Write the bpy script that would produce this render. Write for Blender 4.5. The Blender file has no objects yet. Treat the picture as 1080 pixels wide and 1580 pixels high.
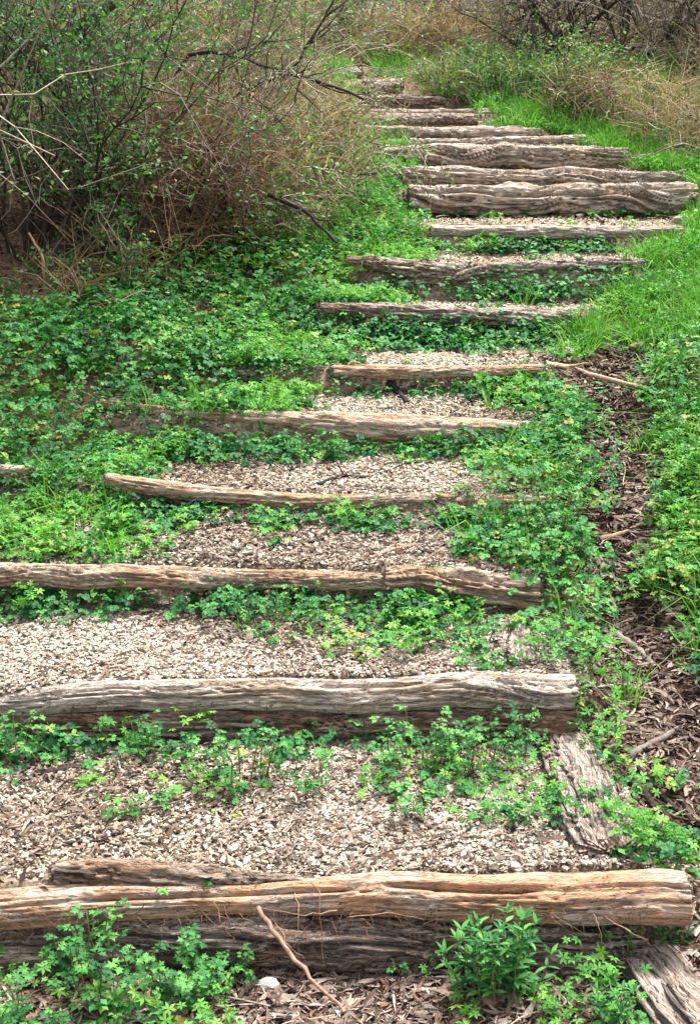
import bpy, math, random
import numpy as np
from mathutils import Vector, Matrix, Euler

random.seed(7)
rng = np.random.default_rng(11)
SC = bpy.context.scene
COL = SC.collection
R = math.radians

# ------------------------------------------------------------------ camera, light, exposure
HC = 2.06
PITCH = R(16.4)
FPX = 2000.0
cam_d = bpy.data.cameras.new("camera"); cam = bpy.data.objects.new("camera", cam_d); COL.objects.link(cam)
cam.location = (0, 0, HC)
cam.rotation_euler = (R(90) - PITCH, 0, 0)
cam_d.sensor_fit = 'VERTICAL'; cam_d.sensor_height = 24.0; cam_d.lens = FPX / 1580 * 24.0
cam_d.clip_start = 0.05; cam_d.clip_end = 600
SC.camera = cam

W = bpy.data.worlds.new("World"); SC.world = W; W.use_nodes = True
wn = W.node_tree.nodes; wl = W.node_tree.links
bg = wn['Background']; sky = wn.new('ShaderNodeTexSky'); sky.sky_type = 'NISHITA'; sky.sun_disc = False
sky.sun_elevation = R(68); sky.sun_rotation = R(40); sky.air_density = 1.0; sky.dust_density = 4.0; sky.ozone_density = 1.0
hs = wn.new('ShaderNodeHueSaturation'); hs.inputs['Saturation'].default_value = 0.25
wl.new(sky.outputs[0], hs.inputs['Color']); wl.new(hs.outputs[0], bg.inputs['Color'])
bg.inputs['Strength'].default_value = 0.135
sun_d = bpy.data.lights.new("sun", 'SUN'); sun = bpy.data.objects.new("sun", sun_d); COL.objects.link(sun)
sun_d.energy = 3.3; sun_d.angle = R(15); sun_d.color = (1, .97, .925)
az = R(40)   # direction the light comes from (clockwise from +Y)
el = R(68)
sdir = Vector((math.sin(az) * math.cos(el), math.cos(az) * math.cos(el), math.sin(el)))
sun.rotation_euler = sdir.to_track_quat('Z', 'Y').to_euler()
SC.view_settings.view_transform = 'Standard'
SC.view_settings.look = 'None'
SC.view_settings.exposure = 1.65
SC.view_settings.gamma = 1.0
SC.cycles.max_bounces = 5; SC.cycles.diffuse_bounces = 3; SC.cycles.transmission_bounces = 3
SC.cycles.glossy_bounces = 2; SC.cycles.transparent_max_bounces = 4

# ------------------------------------------------------------------ picture <-> world (only to measure places)
CP, SP = math.cos(PITCH), math.sin(PITCH)
def unp(px, py, z):
    """world point seen at photograph pixel (px, py) at depth z along the view axis"""
    xc = (px - 540) / FPX * z; yc = -(py - 790) / FPX * z
    return np.array([xc, z * CP + yc * SP, HC + yc * CP - z * SP])
def proj(P):
    x, y, z = P[..., 0], P[..., 1], P[..., 2] - HC
    d = y * CP - z * SP
    d = np.where(np.abs(d) < 1e-3, 1e-3, d)
    return 540 + FPX * x / d, 790 - FPX * (y * SP + z * CP) / d, d
def in_view(x, y, z, m=190):
    px, py, d = proj(np.stack([x, y, z], -1)); return (px > -m) & (px < 1080 + m) & (py < 1580 + m) & (d > .5)
def zd(py): return 5783.0 / (py + 335.0)          # depth of the stair line at a height of the picture

# ------------------------------------------------------------------ noise
def _h(ix, iy, iz, s):
    n = (ix.astype(np.int64) * 374761393 + iy.astype(np.int64) * 668265263 + iz.astype(np.int64) * 2147483647 + s * 974634777) & 0xffffffff
    n = ((n ^ (n >> 13)) * 1274126177) & 0xffffffff
    n = ((n ^ (n >> 16)) * 2246822519) & 0xffffffff
    return ((n ^ (n >> 15)) & 0xffffff) / float(0xffffff)
def vn(x, y, z=None, s=0):
    x = np.asarray(x, float); y = np.asarray(y, float)
    z = np.zeros_like(x) if z is None else np.asarray(z, float)
    x, y, z = np.broadcast_arrays(x, y, z)
    ix, iy, iz = np.floor(x), np.floor(y), np.floor(z)
    fx, fy, fz = x - ix, y - iy, z - iz
    fx = fx * fx * (3 - 2 * fx); fy = fy * fy * (3 - 2 * fy); fz = fz * fz * (3 - 2 * fz)
    def c(a, b, d): return _h(ix + a, iy + b, iz + d, s)
    x00 = c(0,0,0) * (1 - fx) + c(1,0,0) * fx; x10 = c(0,1,0) * (1 - fx) + c(1,1,0) * fx
    x01 = c(0,0,1) * (1 - fx) + c(1,0,1) * fx; x11 = c(0,1,1) * (1 - fx) + c(1,1,1) * fx
    return (x00 * (1 - fy) + x10 * fy) * (1 - fz) + (x01 * (1 - fy) + x11 * fy) * fz
def fbm(x, y, z=None, o=4, s=0):
    t = 0; a = .5; f = 1.0; n = 0
    for k in range(o):
        t = t + a * vn(np.asarray(x) * f, np.asarray(y) * f, None if z is None else np.asarray(z) * f, s + k * 17)
        n += a; a *= .5; f *= 2.03
    return t / n - .5
def sm(a, b, x):
    t = np.clip((x - a) / (b - a), 0, 1); return t * t * (3 - 2 * t)

# ------------------------------------------------------------------ mesh helpers
class Acc:
    def __init__(s): s.v = []; s.f = []; s.r = []; s.n = 0; s.m = []
    def add(s, V, F, r=0.5, mi=0):
        V = np.asarray(V, float).reshape(-1, 3); F = np.asarray(F, int)
        s.v.append(V)
        s.r.append(np.broadcast_to(np.asarray(r, float), (len(V),)))
        s.f.append(F + s.n); s.n += len(V); s.m.append(mi)
    def build(s, name, mats, parent=None, smooth=True):
        me = bpy.data.meshes.new(name)
        V = np.concatenate(s.v) if s.v else np.zeros((0, 3))
        me.vertices.add(len(V)); me.vertices.foreach_set('co', V.ravel())
        tot = sum(f.size for f in s.f); nf = sum(len(f) for f in s.f)
        me.loops.add(tot); me.polygons.add(nf)
        me.loops.foreach_set('vertex_index', np.concatenate([f.ravel() for f in s.f]).astype(np.int32))
        sizes = np.concatenate([np.full(len(f), f.shape[1]) for f in s.f])
        st = np.concatenate([[0], np.cumsum(sizes)[:-1]])
        me.polygons.foreach_set('loop_start', st.astype(np.int32))
        mi = np.concatenate([np.full(len(f), m) for f, m in zip(s.f, s.m)]).astype(np.int32)
        me.polygons.foreach_set('material_index', mi)
        me.polygons.foreach_set('use_smooth', np.full(nf, bool(smooth)))
        at = me.attributes.new('rnd', 'FLOAT', 'POINT'); at.data.foreach_set('value', np.concatenate(s.r).astype(np.float32))
        me.update(calc_edges=True)
        for m in (mats if isinstance(mats, (list, tuple)) else [mats]): me.materials.append(m)
        o = bpy.data.objects.new(name, me); COL.objects.link(o)
        if parent: o.parent = parent
        return o
def tag(o, label=None, cat=None, group=None, kind=None):
    if label: o['label'] = label
    if cat: o['category'] = cat
    if group: o['group'] = group
    if kind: o['kind'] = kind
    return o
def empty(name, loc, rz=0):
    o = bpy.data.objects.new(name, None); COL.objects.link(o); o.location = loc; o.rotation_euler.z = rz
    o.empty_display_size = .1
    return o

def frames(P):
    T = np.gradient(P, axis=0); T /= np.linalg.norm(T, axis=1)[:, None] + 1e-9
    ref = np.array([0, 0, 1.0]) if abs(T[0, 2]) < .9 else np.array([1.0, 0, 0])
    A = np.cross(T, ref); A /= np.linalg.norm(A, axis=1)[:, None] + 1e-9
    return T, A, np.cross(A, T)
def tube(acc, P, rad, sides=4, r=.5, mi=0, cap=False):
    P = np.asarray(P, float); n = len(P); rad = np.broadcast_to(rad, (n,))
    T, A, B = frames(P)
    a = np.arange(sides) * 2 * math.pi / sides
    V = P[:, None] + rad[:, None, None] * (np.cos(a)[None, :, None] * A[:, None] + np.sin(a)[None, :, None] * B[:, None])
    i = np.arange(n - 1)[:, None] * sides; j = np.arange(sides)[None]; k = (j + 1) % sides
    F = np.stack([i + j, i + k, i + sides + k, i + sides + j], -1).reshape(-1, 4)
    acc.add(V, F, r, mi)
def walk(p, d, L, n, wig, grav=0.0, rg=rng):
    d = np.array(d, float); d /= np.linalg.norm(d)
    P = [np.array(p, float)]; st = L / (n - 1)
    for k in range(n - 1):
        d = d + rg.normal(0, wig, 3) + np.array([0, 0, grav]); d /= np.linalg.norm(d)
        P.append(P[-1] + d * st)
    return np.array(P)

# ------------------------------------------------------------------ material helpers
def mat(name):
    m = bpy.data.materials.new(name); m.use_nodes = True
    nt = m.node_tree; b = nt.nodes['Principled BSDF']
    return m, nt, b
def node(nt, t, **k):
    n = nt.nodes.new(t)
    for a, v in k.items():
        if a.startswith('i_'): n.inputs[a[2:].replace('_', ' ')].default_value = v
        else: setattr(n, a, v)
    return n
def ramp(nt, fac, stops, interp='LINEAR'):
    r = nt.nodes.new('ShaderNodeValToRGB'); r.color_ramp.interpolation = interp
    e = r.color_ramp.elements
    while len(e) > 1: e.remove(e[-1])
    e[0].position = stops[0][0]; e[0].color = (*stops[0][1], 1)
    for p, c in stops[1:]:
        x = e.new(p); x.color = (*c, 1)
    nt.links.new(fac, r.inputs[0]); return r
def scaled(nt, vec):
    tc = nt.nodes.new('ShaderNodeTexCoord'); mp = nt.nodes.new('ShaderNodeMapping'); mp.inputs['Scale'].default_value = vec
    nt.links.new(tc.outputs['Object'], mp.inputs[0]); return mp.outputs[0]
def noise(nt, vec, sc, det=4, rough=.6, dist=0):
    n = nt.nodes.new('ShaderNodeTexNoise'); n.inputs['Scale'].default_value = sc; n.inputs['Detail'].default_value = det
    n.inputs['Roughness'].default_value = rough; n.inputs['Distortion'].default_value = dist
    nt.links.new(vec, n.inputs['Vector']); return n.outputs[0]
def mix(nt, f, a, b, mode='MIX'):
    m = nt.nodes.new('ShaderNodeMix'); m.data_type = 'RGBA'; m.blend_type = mode
    for s, v in ((0, f), (6, a), (7, b)):
        if hasattr(v, 'links') or isinstance(v, bpy.types.NodeSocket): nt.links.new(v, m.inputs[s])
        else: m.inputs[s].default_value = v if s == 0 else (*v, 1)
    return m.outputs[2]

def leaf_mat(name, cols, obj=False, trans=.30, rough=.6, spec=.25):
    m, nt, b = mat(name)
    if obj: src = nt.nodes.new('ShaderNodeObjectInfo').outputs['Random']
    else:
        a = nt.nodes.new('ShaderNodeAttribute'); a.attribute_name = 'rnd'; src = a.outputs['Fac']
    n = len(cols)
    rp = ramp(nt, src, [((i + .5) / n, c) for i, c in enumerate(cols)])
    ns = noise(nt, scaled(nt, (1, 1, 1)), 55, 3)
    dk = ramp(nt, ns, [(.3, (.62, .62, .62)), (.7, (1.15, 1.15, 1.15))])
    col = mix(nt, 1.0, rp.outputs[0], dk.outputs[0], 'MULTIPLY')
    nt.links.new(col, b.inputs['Base Color']); b.inputs['Roughness'].default_value = rough
    b.inputs['Specular IOR Level'].default_value = spec
    tr = nt.nodes.new('ShaderNodeBsdfTranslucent'); ms = nt.nodes.new('ShaderNodeMixShader'); ms.inputs[0].default_value = trans
    tc = mix(nt, 1.0, col, (1.1, 1.35, .6), 'MULTIPLY'); nt.links.new(tc, tr.inputs[0])
    out = nt.nodes['Material Output']
    nt.links.new(b.outputs[0], ms.inputs[1]); nt.links.new(tr.outputs[0], ms.inputs[2]); nt.links.new(ms.outputs[0], out.inputs[0])
    return m
def rnd_mat(name, cols, rough=.9, nsc=60, interp='LINEAR', var=.5):
    m, nt, b = mat(name)
    a = nt.nodes.new('ShaderNodeAttribute'); a.attribute_name = 'rnd'
    n = len(cols)
    rp = ramp(nt, a.outputs['Fac'], [((i + .5) / n, c) for i, c in enumerate(cols)], interp)
    ns = noise(nt, scaled(nt, (1, 1, 1)), nsc, 4)
    dk = ramp(nt, ns, [(.3, (1 - var,) * 3), (.7, (1 + var * .3,) * 3)])
    nt.links.new(mix(nt, 1.0, rp.outputs[0], dk.outputs[0], 'MULTIPLY'), b.inputs['Base Color'])
    b.inputs['Roughness'].default_value = rough; b.inputs['Specular IOR Level'].default_value = .2
    bp = nt.nodes.new('ShaderNodeBump'); bp.inputs['Strength'].default_value = .7; bp.inputs['Distance'].default_value = .004
    nt.links.new(ns, bp.inputs['Height']); nt.links.new(bp.outputs[0], b.inputs['Normal'])
    return m

def wood_mat(name, pale, mid, dark, warm=None, warm_amt=.5, seed=0.0, crack=.42, dirt=.5, split=1.0):
    """weathered juniper: fibres run along the log's own X axis and wander a little round it"""
    m, nt, b = mat(name)
    tc = nt.nodes.new('ShaderNodeTexCoord')
    loc = nt.nodes.new('ShaderNodeVectorMath'); loc.operation = 'ADD'; loc.inputs[1].default_value = (seed, seed * 1.7, seed * .6)
    nt.links.new(tc.outputs['Object'], loc.inputs[0])
    wn_ = nt.nodes.new('ShaderNodeTexNoise'); wn_.inputs['Scale'].default_value = 5.5; wn_.inputs['Detail'].default_value = 3
    nt.links.new(loc.outputs[0], wn_.inputs['Vector'])
    sb = nt.nodes.new('ShaderNodeVectorMath'); sb.operation = 'SUBTRACT'; sb.inputs[1].default_value = (.5, .5, .5); nt.links.new(wn_.outputs['Color'], sb.inputs[0])
    ml = nt.nodes.new('ShaderNodeVectorMath'); ml.operation = 'MULTIPLY'; ml.inputs[1].default_value = (0, .075, .075); nt.links.new(sb.outputs[0], ml.inputs[0])
    ad0 = nt.nodes.new('ShaderNodeVectorMath'); ad0.operation = 'ADD'; nt.links.new(loc.outputs[0], ad0.inputs[0]); nt.links.new(ml.outputs[0], ad0.inputs[1])
    def mp(s_):
        k = nt.nodes.new('ShaderNodeMapping'); k.inputs['Scale'].default_value = s_
        nt.links.new(ad0.outputs[0], k.inputs[0]); return k.outputs[0]
    def math_(op, a_, v):
        q = nt.nodes.new('ShaderNodeMath'); q.operation = op; nt.links.new(a_, q.inputs[0])
        if isinstance(v, (int, float)): q.inputs[1].default_value = v
        else: nt.links.new(v, q.inputs[1])
        return q.outputs[0]
    fib = noise(nt, mp((4, 46, 46)), 1.5, 6, .68, .2)
    fin = noise(nt, mp((16, 210, 210)), 1.5, 4, .7, .1)
    cr = noise(nt, mp((2.6, 30, 30)), 1.4, 3, .6, .3)
    cr2 = noise(nt, mp((7, 75, 75)), 1.4, 3, .6, .3)
    big = noise(nt, mp((2.2, 7, 7)), 1.5, 4, .6, .4)
    base = ramp(nt, fib, [(.32, tuple(x * .6 for x in mid)), (crack, mid), (.53, pale), (.70, tuple(min(.8, c * 1.25) for c in pale))])
    c = base.outputs[0]
    if warm:
        wf = ramp(nt, big, [(.56 - .22 * warm_amt, (0, 0, 0)), (.66 - .16 * warm_amt, (1, 1, 1))])
        wm = ramp(nt, fib, [(.30, tuple(x * .4 for x in warm)), (.45, tuple(x * .8 for x in warm)), (.66, tuple(x * 1.15 for x in warm))])
        c = mix(nt, wf.outputs[0], c, wm.outputs[0])
    f2 = ramp(nt, fin, [(.36, (.42, .40, .39)), (.48, (.95, .95, .95)), (.66, (1.2, 1.18, 1.16))])
    c = mix(nt, .9, c, f2.outputs[0], 'MULTIPLY')
    bark = ramp(nt, noise(nt, mp((1.8, 9, 9)), 1.9, 5, .65, .5), [(dirt - .14, (1, 1, 1)), (dirt + .0, (0, 0, 0))])
    c = mix(nt, bark.outputs[0], c, mix(nt, .8, tuple(x * .45 + d_ * .8 for x, d_ in zip(mid, dark)), f2.outputs[0], 'MULTIPLY'))
    k1 = ramp(nt, math_('ABSOLUTE', math_('SUBTRACT', cr, .5), 0.0), [(.005 * split, (0, 0, 0)), (.018 * split + .004, (1, 1, 1))])
    k2 = ramp(nt, math_('ABSOLUTE', math_('SUBTRACT', cr2, .5), 0.0), [(.0, (1 - .75 * split,) * 3), (.004 + .02 * split, (1, 1, 1))])
    kk = mix(nt, 1, k1.outputs[0], k2.outputs[0], 'MULTIPLY')
    c = mix(nt, kk, dark, c)
    nt.links.new(c, b.inputs['Base Color']); b.inputs['Roughness'].default_value = .88; b.inputs['Specular IOR Level'].default_value = .2
    hh = math_('ADD', math_('MULTIPLY', fib, 1.2), math_('ADD', math_('MULTIPLY', fin, .5), math_('MULTIPLY', kk, .5)))
    bp = nt.nodes.new('ShaderNodeBump'); bp.inputs['Strength'].default_value = .9; bp.inputs['Distance'].default_value = .012
    nt.links.new(hh, bp.inputs['Height']); nt.links.new(bp.outputs[0], b.inputs['Normal'])
    return m

# ------------------------------------------------------------------ the stairs in numbers
# (top row, foot row, left X, right X) of every step, rows measured in the photograph
STEP = [
 (1345,1495,-1.75,.86),(1045,1150,-1.65,.72),(872,945,-1.7,.67),(752,792,-1.55,.72),
 (634,700,-1.15,.86),(562,612,-.62,.93),(468,528,-.18,1.24),(402,468,.10,1.62),
 (349,388,.50,2.10),(288,336,.42,2.42),(260,290,.38,2.45),(222,262,.20,2.15),
 (194,218,.05,1.6),(170,195,0.0,1.26),(147,168,-.02,.90),(122,145,-.05,.52),(104,122,-.25,.12)]
SZ = [zd(t + 10) for t, *_ in STEP]
SY, ST, SF = [], [], []
for (t, f, a, b), z in zip(STEP, SZ):
    p = unp(540, t, z); q = unp(540, f, z)
    SY.append(p[1]); ST.append(p[2] - .032); SF.append(q[2])
SY = np.array(SY); ST = np.array(ST); SF = np.array(SF)
XL = np.array([s[2] for s in STEP]); XR = np.array([s[3] for s in STEP])
BASE = SF[0]                                            # ground in front of the first log
def step_y(i, x): return SY[i] + .05 * np.sin(x * 1.7 + i * 1.3)
def H(x, y, detail=True):
    x = np.asarray(x, float); y = np.asarray(y, float)
    h = np.full(np.broadcast(x, y).shape, BASE) + np.minimum(y - SY[0], 0) * .03
    for i in range(len(SY)):
        yi = step_y(i, x)
        t = sm(yi - .035, yi + .035, y)
        prev_end = SF[i]
        yn = SY[i + 1] if i + 1 < len(SY) else SY[i] + 3
        fe = SF[i + 1] if i + 1 < len(SY) else ST[i] + .3
        tread = ST[i] + (fe - ST[i]) * np.clip((y - yi) / (yn - yi), 0, 1)
        h = h * (1 - t) + tread * t
    ry = np.concatenate([[-10, SY[0] - .5], SY, [SY[-1] + 3, SY[-1] + 20, SY[-1] + 80]])
    mid = (ST + SF) / 2
    rh = np.concatenate([[BASE - .1, BASE], mid, [mid[-1] + .38, mid[-1] + 2.2, mid[-1] + 6]])
    ramp_ = np.interp(y, ry, rh)
    xl = np.interp(y, SY, XL); xr = np.interp(y, SY, XR)
    far = sm(SY[-1] + .3, SY[-1] + 1.2, y)
    din = np.maximum(xl - x, x - xr)
    off = np.maximum(sm(-.08, .22, din), far)
    dl = np.maximum(xl - x, 0); dr = np.maximum(x - np.interp(y, SY, np.maximum.accumulate(XR) * (np.arange(len(XR)) > 9) + XR * (np.arange(len(XR)) <= 9)), 0)
    nb = sm(3.5, 6.5, y)
    bank = nb * (.10 * dl + .32 * np.maximum(0, dl - 1.2)) * (1 - .6 * far)
    bank = np.minimum(bank, 1.5)
    bankr = .34 * np.maximum(0, dr - .55) * sm(2.5, 4.5, y) * (1 - .75 * sm(9, 11.5, y)) + .04 * dr
    gul = -.10 * np.exp(-((dr - .32) / .17) ** 2) * sm(3.0, 4.2, y) * (1 - sm(6.5, 7.6, y)) * (dr > 0)
    bankr = np.minimum(bankr, 1.4)
    h = h * (1 - off) + (ramp_ + bank + bankr + gul) * off
    if detail:
        h = h + .035 * fbm(x * 2.2, y * 2.2, o=3, s=3) * (1 + 2 * off) + .016 * fbm(x * 14, y * 14, o=3, s=9)
    return h
def ground_at(px, py):
    z = np.linspace(1.5, 40, 4000)
    P = np.stack([(px - 540) / FPX * z, z * CP - (py - 790) / FPX * z * SP, HC - (py - 790) / FPX * z * CP - z * SP], -1)
    k = np.argmax(P[:, 2] < H(P[:, 0], P[:, 1]))
    if k == 0: k = int(np.argmin(np.abs(z - zd(max(py, 20)))))
    p = P[k]; return np.array([p[0], p[1], H(p[0], p[1])]), z[k]

def inpoly(px, py, poly):
    c = np.zeros(px.shape, bool); n = len(poly)
    for i in range(n):
        x1, y1 = poly[i]; x2, y2 = poly[(i + 1) % n]
        if y1 == y2: continue
        t = ((y1 > py) != (y2 > py)) & (px < (x2 - x1) * (py - y1) / (y2 - y1) + x1)
        c ^= t
    return c
# where green cover grows, measured on the ground of the photograph: polygon, leafy, cleavers, grass
COVER = [
 ([(-400,500),(0,500),(120,480),(200,445),(225,375),(350,360),(480,345),(500,400),(490,470),(560,540),(540,590),(400,600),(330,640),(150,640),(205,720),(0,745),(-400,745)], 1, .35, .05),
 ([(300,560),(540,500),(560,600),(400,625),(320,640)], .3, 1, .05),
 ([(150,640),(330,640),(300,700),(200,730),(150,720)], .6, .8, 0),
 ([(-400,740),(200,730),(180,780),(300,810),(210,850),(0,872),(-400,872)], .12, 1.1, .1),
 ([(440,330),(500,270),(560,235),(600,250),(625,300),(640,340),(670,372),(660,400),(600,400),(500,425),(440,380)], .5, 1, .12),
 ([(480,425),(600,400),(650,440),(600,475),(480,470)], .6, .6, 0),
 ([(490,490),(880,500),(870,535),(500,530)], 1.2, 0, 0),
 ([(700,430),(990,425),(960,468),(700,466)], 1.1, .1, .1),
 ([(700,372),(930,372),(930,390),(700,388)], .5, .3, 0),
 ([(700,585),(830,572),(900,620),(870,650),(720,604)], .9, .5, .1),
 ([(690,770),(760,700),(860,640),(900,600),(940,690),(905,760),(915,860),(880,960),(850,1010),(835,930),(815,870),(720,830)], 1, .7, .15),
 ([(1400,190),(960,200),(1010,262),(1080,290),(1060,345),(960,400),(965,450),(890,490),(865,540),(1000,530),(1400,530)], .35, .7, 1.0),
 ([(1010,540),(1400,530),(1400,1100),(1080,1060),(1040,1000),(1000,880),(1020,760),(1005,640)], .75, .8, .35),
 ([(690,95),(1500,60),(1500,215),(960,205),(740,180)], .2, .3, .35),
 ([(560,70),(780,70),(780,150),(700,152),(640,128),(570,112)], .15, .2, .25),
 ([(400,95),(540,95),(540,200),(400,200)], .3, .3, .5),
 ([(740,175),(900,165),(1000,200),(1000,262),(960,228),(830,197)], .1, .5, 1.2),
 ([(240,655),(850,668),(780,706),(640,690),(450,706),(250,685)], .6, .1, 0),
 ([(60,760),(230,770),(320,790),(180,800)], .8, .2, 0),
 ([(330,790),(700,780),(700,806),(330,810)], .3, .3, 0),
 ([(-200,905),(300,912),(330,940),(-200,950)], .4, .1, 0),
 ([(330,890),(520,890),(640,930),(780,950),(770,1000),(600,1000),(480,975),(350,965)], .38, .2, 0),
 ([(730,1018),(840,1020),(830,1040),(700,1040)], .2, .7, 0),
 ([(0,1110),(480,1130),(520,1200),(360,1230),(180,1240),(60,1190),(-100,1160)], .18, .1, 0),
 ([(580,1130),(830,1140),(860,1260),(700,1270),(580,1200)], .22, .25, 0),
 ([(880,900),(940,880),(990,1000),(960,1120),(960,1320),(900,1180),(885,1050)], .35, .5, .1),
 ([(960,1130),(1080,1230),(1400,1230),(1400,1340),(950,1330)], .3, .3, 0),
 ([(-200,1500),(380,1520),(420,1600),(-200,1700)], .16, .3, 0),
 ([(680,1490),(960,1490),(960,1600),(700,1600)], .12, .2, 0),
 ([(620,335),(1060,330),(1050,345),(640,345)], .12, .2, 0),
 ([(560,190),(620,200),(640,262),(560,262)], .5, .6, .2),
 ([(120,620),(560,590),(560,640),(150,650)], .25, .4, 0),
 ([(200,690),(330,700),(230,740),(170,735)], .1, .4, 0),
]
CLEAR = [[(690,452),(950,448),(930,484),(700,484)], [(680,382),(960,382),(960,406),(680,406)], [(640,332),(1040,332),(1040,352),(650,352)], [(540,532),(810,532),(810,568),(540,568)],
 [(470,600),(770,596),(750,650),(470,645)], [(230,705),(740,712),(750,768),(250,748)], [(250,806),(700,806),(740,872),(240,872)], [(-300,955),(330,955),(480,982),(600,1010),(780,1012),(700,1042),(-300,1060)],
 [(905,620),(1005,640),(1018,760),(995,880),(1040,1010),(1130,1060),(1130,1280),(960,1280),(950,1120),(940,1000),(895,890)],
 [(-300,1235),(560,1235),(700,1275),(860,1275),(860,1345),(-300,1345)]]
def cover(P, jit=11):
    px, py, d = proj(P)
    px = px + rng.normal(0, jit, px.shape) * 5 / np.clip(d, 3, 20); py = py + rng.normal(0, jit * .6, py.shape) * 5 / np.clip(d, 3, 20)
    out = np.zeros((3,) + px.shape)
    for poly, a, b, c in COVER:
        k = inpoly(px, py, poly)
        for j, w in enumerate((a, b, c)): out[j] = np.maximum(out[j], k * w)
    for poly in CLEAR: out *= np.where(inpoly(px, py, poly), .13, 1.0)
    out *= (d > .5) & (px > -190) & (px < 1270) & (py < 1800)
    return out

# ------------------------------------------------------------------ ground
def axis(a, b, st, lo, hi, g=1.22):
    m = list(np.arange(a, b, st)); s = st
    r = [m[-1]]
    while r[-1] < hi: s *= g; r.append(r[-1] + s)
    l = [a]; s = st
    while l[-1] > lo: s *= g; l.append(l[-1] - s)
    return np.array(l[:0:-1] + m + r[1:])
gx = axis(-2.6, 3.0, .030, -90, 90); gy = axis(2.2, 12.8, .030, -12, 160)
GX, GY = np.meshgrid(gx, gy)
GZ = H(GX, GY)
nx, ny = len(gx), len(gy)
ii = (np.arange(ny - 1)[:, None] * nx + np.arange(nx - 1)[None]).ravel()
F = np.stack([ii, ii + 1, ii + nx + 1, ii + nx], -1)
xl_ = np.interp(GY, SY, XL); xr_ = np.interp(GY, SY, XR)
pathness = sm(.15, -.1, np.maximum(xl_ - GX, GX - xr_)) if False else 1 - sm(-.12, .15, np.maximum(xl_ - GX, GX - xr_))
pathness = pathness * (1 - sm(SY[-1] + .2, SY[-1] + 1, GY)) * sm(SY[0] - .1, SY[0] + .05, GY)
g = Acc(); g.add(np.stack([GX, GY, GZ], -1), F, pathness.ravel())
m, nt, b = mat('earth')
at = nt.nodes.new('ShaderNodeAttribute'); at.attribute_name = 'rnd'
v = scaled(nt, (1, 1, 1))
n1 = noise(nt, v, 3.2, 5, .65); n2 = noise(nt, v, 60, 5, .7); 
vo = nt.nodes.new('ShaderNodeTexVoronoi'); vo.inputs['Scale'].default_value = 55; nt.links.new(v, vo.inputs['Vector'])
soil = ramp(nt, n2, [(.3, (.055, .034, .022)), (.5, (.12, .078, .052)), (.72, (.24, .165, .11))])
grav = ramp(nt, n2, [(.32, (.15, .11, .076)), (.5, (.28, .215, .15)), (.7, (.40, .32, .23))])
vg = nt.nodes.new('ShaderNodeRGBToBW'); nt.links.new(vo.outputs['Color'], vg.inputs[0]); vc = mix(nt, .6, grav.outputs[0], vg.outputs[0], 'SOFT_LIGHT')
bw = nt.nodes.new('ShaderNodeHueSaturation'); bw.inputs['Saturation'].default_value = .9; nt.links.new(vc, bw.inputs['Color'])
c = mix(nt, at.outputs['Fac'], soil.outputs[0], bw.outputs[0])
pt = ramp(nt, n1, [(.35, (.75, .7, .66)), (.65, (1.15, 1.12, 1.1))])
c = mix(nt, 1, c, pt.outputs[0], 'MULTIPLY')
nt.links.new(c, b.inputs['Base Color']); b.inputs['Roughness'].default_value = .95; b.inputs['Specular IOR Level'].default_value = .1
bp = nt.nodes.new('ShaderNodeBump'); bp.inputs['Strength'].default_value = .9; bp.inputs['Distance'].default_value = .02
nt.links.new(n2, bp.inputs['Height']); nt.links.new(bp.outputs[0], b.inputs['Normal'])
M_EARTH = m
o = g.build('ground', M_EARTH); tag(o, 'sloping earth hillside cut into steps under the trail', kind='structure')

# ------------------------------------------------------------------ logs
W_GREY = wood_mat('weathered_grey_wood', (.48, .41, .35), (.28, .215, .175), (.03, .02, .015), (.38, .265, .19), .3, 3.1, .42, .47, .75)
W_BROWN = wood_mat('fibrous_brown_wood', (.36, .30, .25), (.20, .15, .12), (.02, .013, .009), (.26, .155, .10), .2, 7.7, .46, .48, .7)
W_ORANGE = wood_mat('stripped_orange_wood', (.48, .39, .31), (.30, .20, .145), (.04, .022, .015), (.52, .31, .19), .62, 11.3, .40, .36, .22)
W_TAN = wood_mat('worn_tan_wood', (.50, .41, .32), (.34, .25, .18), (.04, .025, .016), (.50, .33, .215), .5, 33.3, .40, .38, .35)
W_PALE = wood_mat('bleached_pale_wood', (.54, .465, .395), (.34, .275, .225), (.04, .026, .018), (.48, .36, .26), .3, 15.9, .38, .37, .4)
W_RED = wood_mat('reddish_peeling_wood', (.35, .275, .22), (.21, .145, .105), (.022, .014, .01), (.36, .215, .135), .4, 21.3, .42, .46, .7)
W_GULLY = wood_mat('silvery_split_wood', (.37, .31, .265), (.22, .165, .13), (.035, .022, .018), (.36, .26, .20), .2, 27.3, .42, .36, .7)
m, nt, b = mat('cut_end_wood')
v = scaled(nt, (1, 1, 1)); wv = nt.nodes.new('ShaderNodeTexWave'); wv.wave_type = 'RINGS'; wv.rings_direction = 'X'
wv.inputs['Scale'].default_value = 28; wv.inputs['Distortion'].default_value = 4; nt.links.new(v, wv.inputs['Vector'])
rp = ramp(nt, wv.outputs[0], [(.2, (.16, .11, .08)), (.8, (.36, .27, .2))]); n2 = noise(nt, v, 25, 5)
c = mix(nt, 1, rp.outputs[0], ramp(nt, n2, [(.35, (.5, .5, .5)), (.65, (1.1, 1.1, 1.1))]).outputs[0], 'MULTIPLY')
nt.links.new(c, b.inputs['Base Color']); b.inputs['Roughness'].default_value = .9; M_END = m
M_DARKHOLE = rnd_mat('rotten_wood', [(.03, .018, .012), (.07, .045, .03)])

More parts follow.
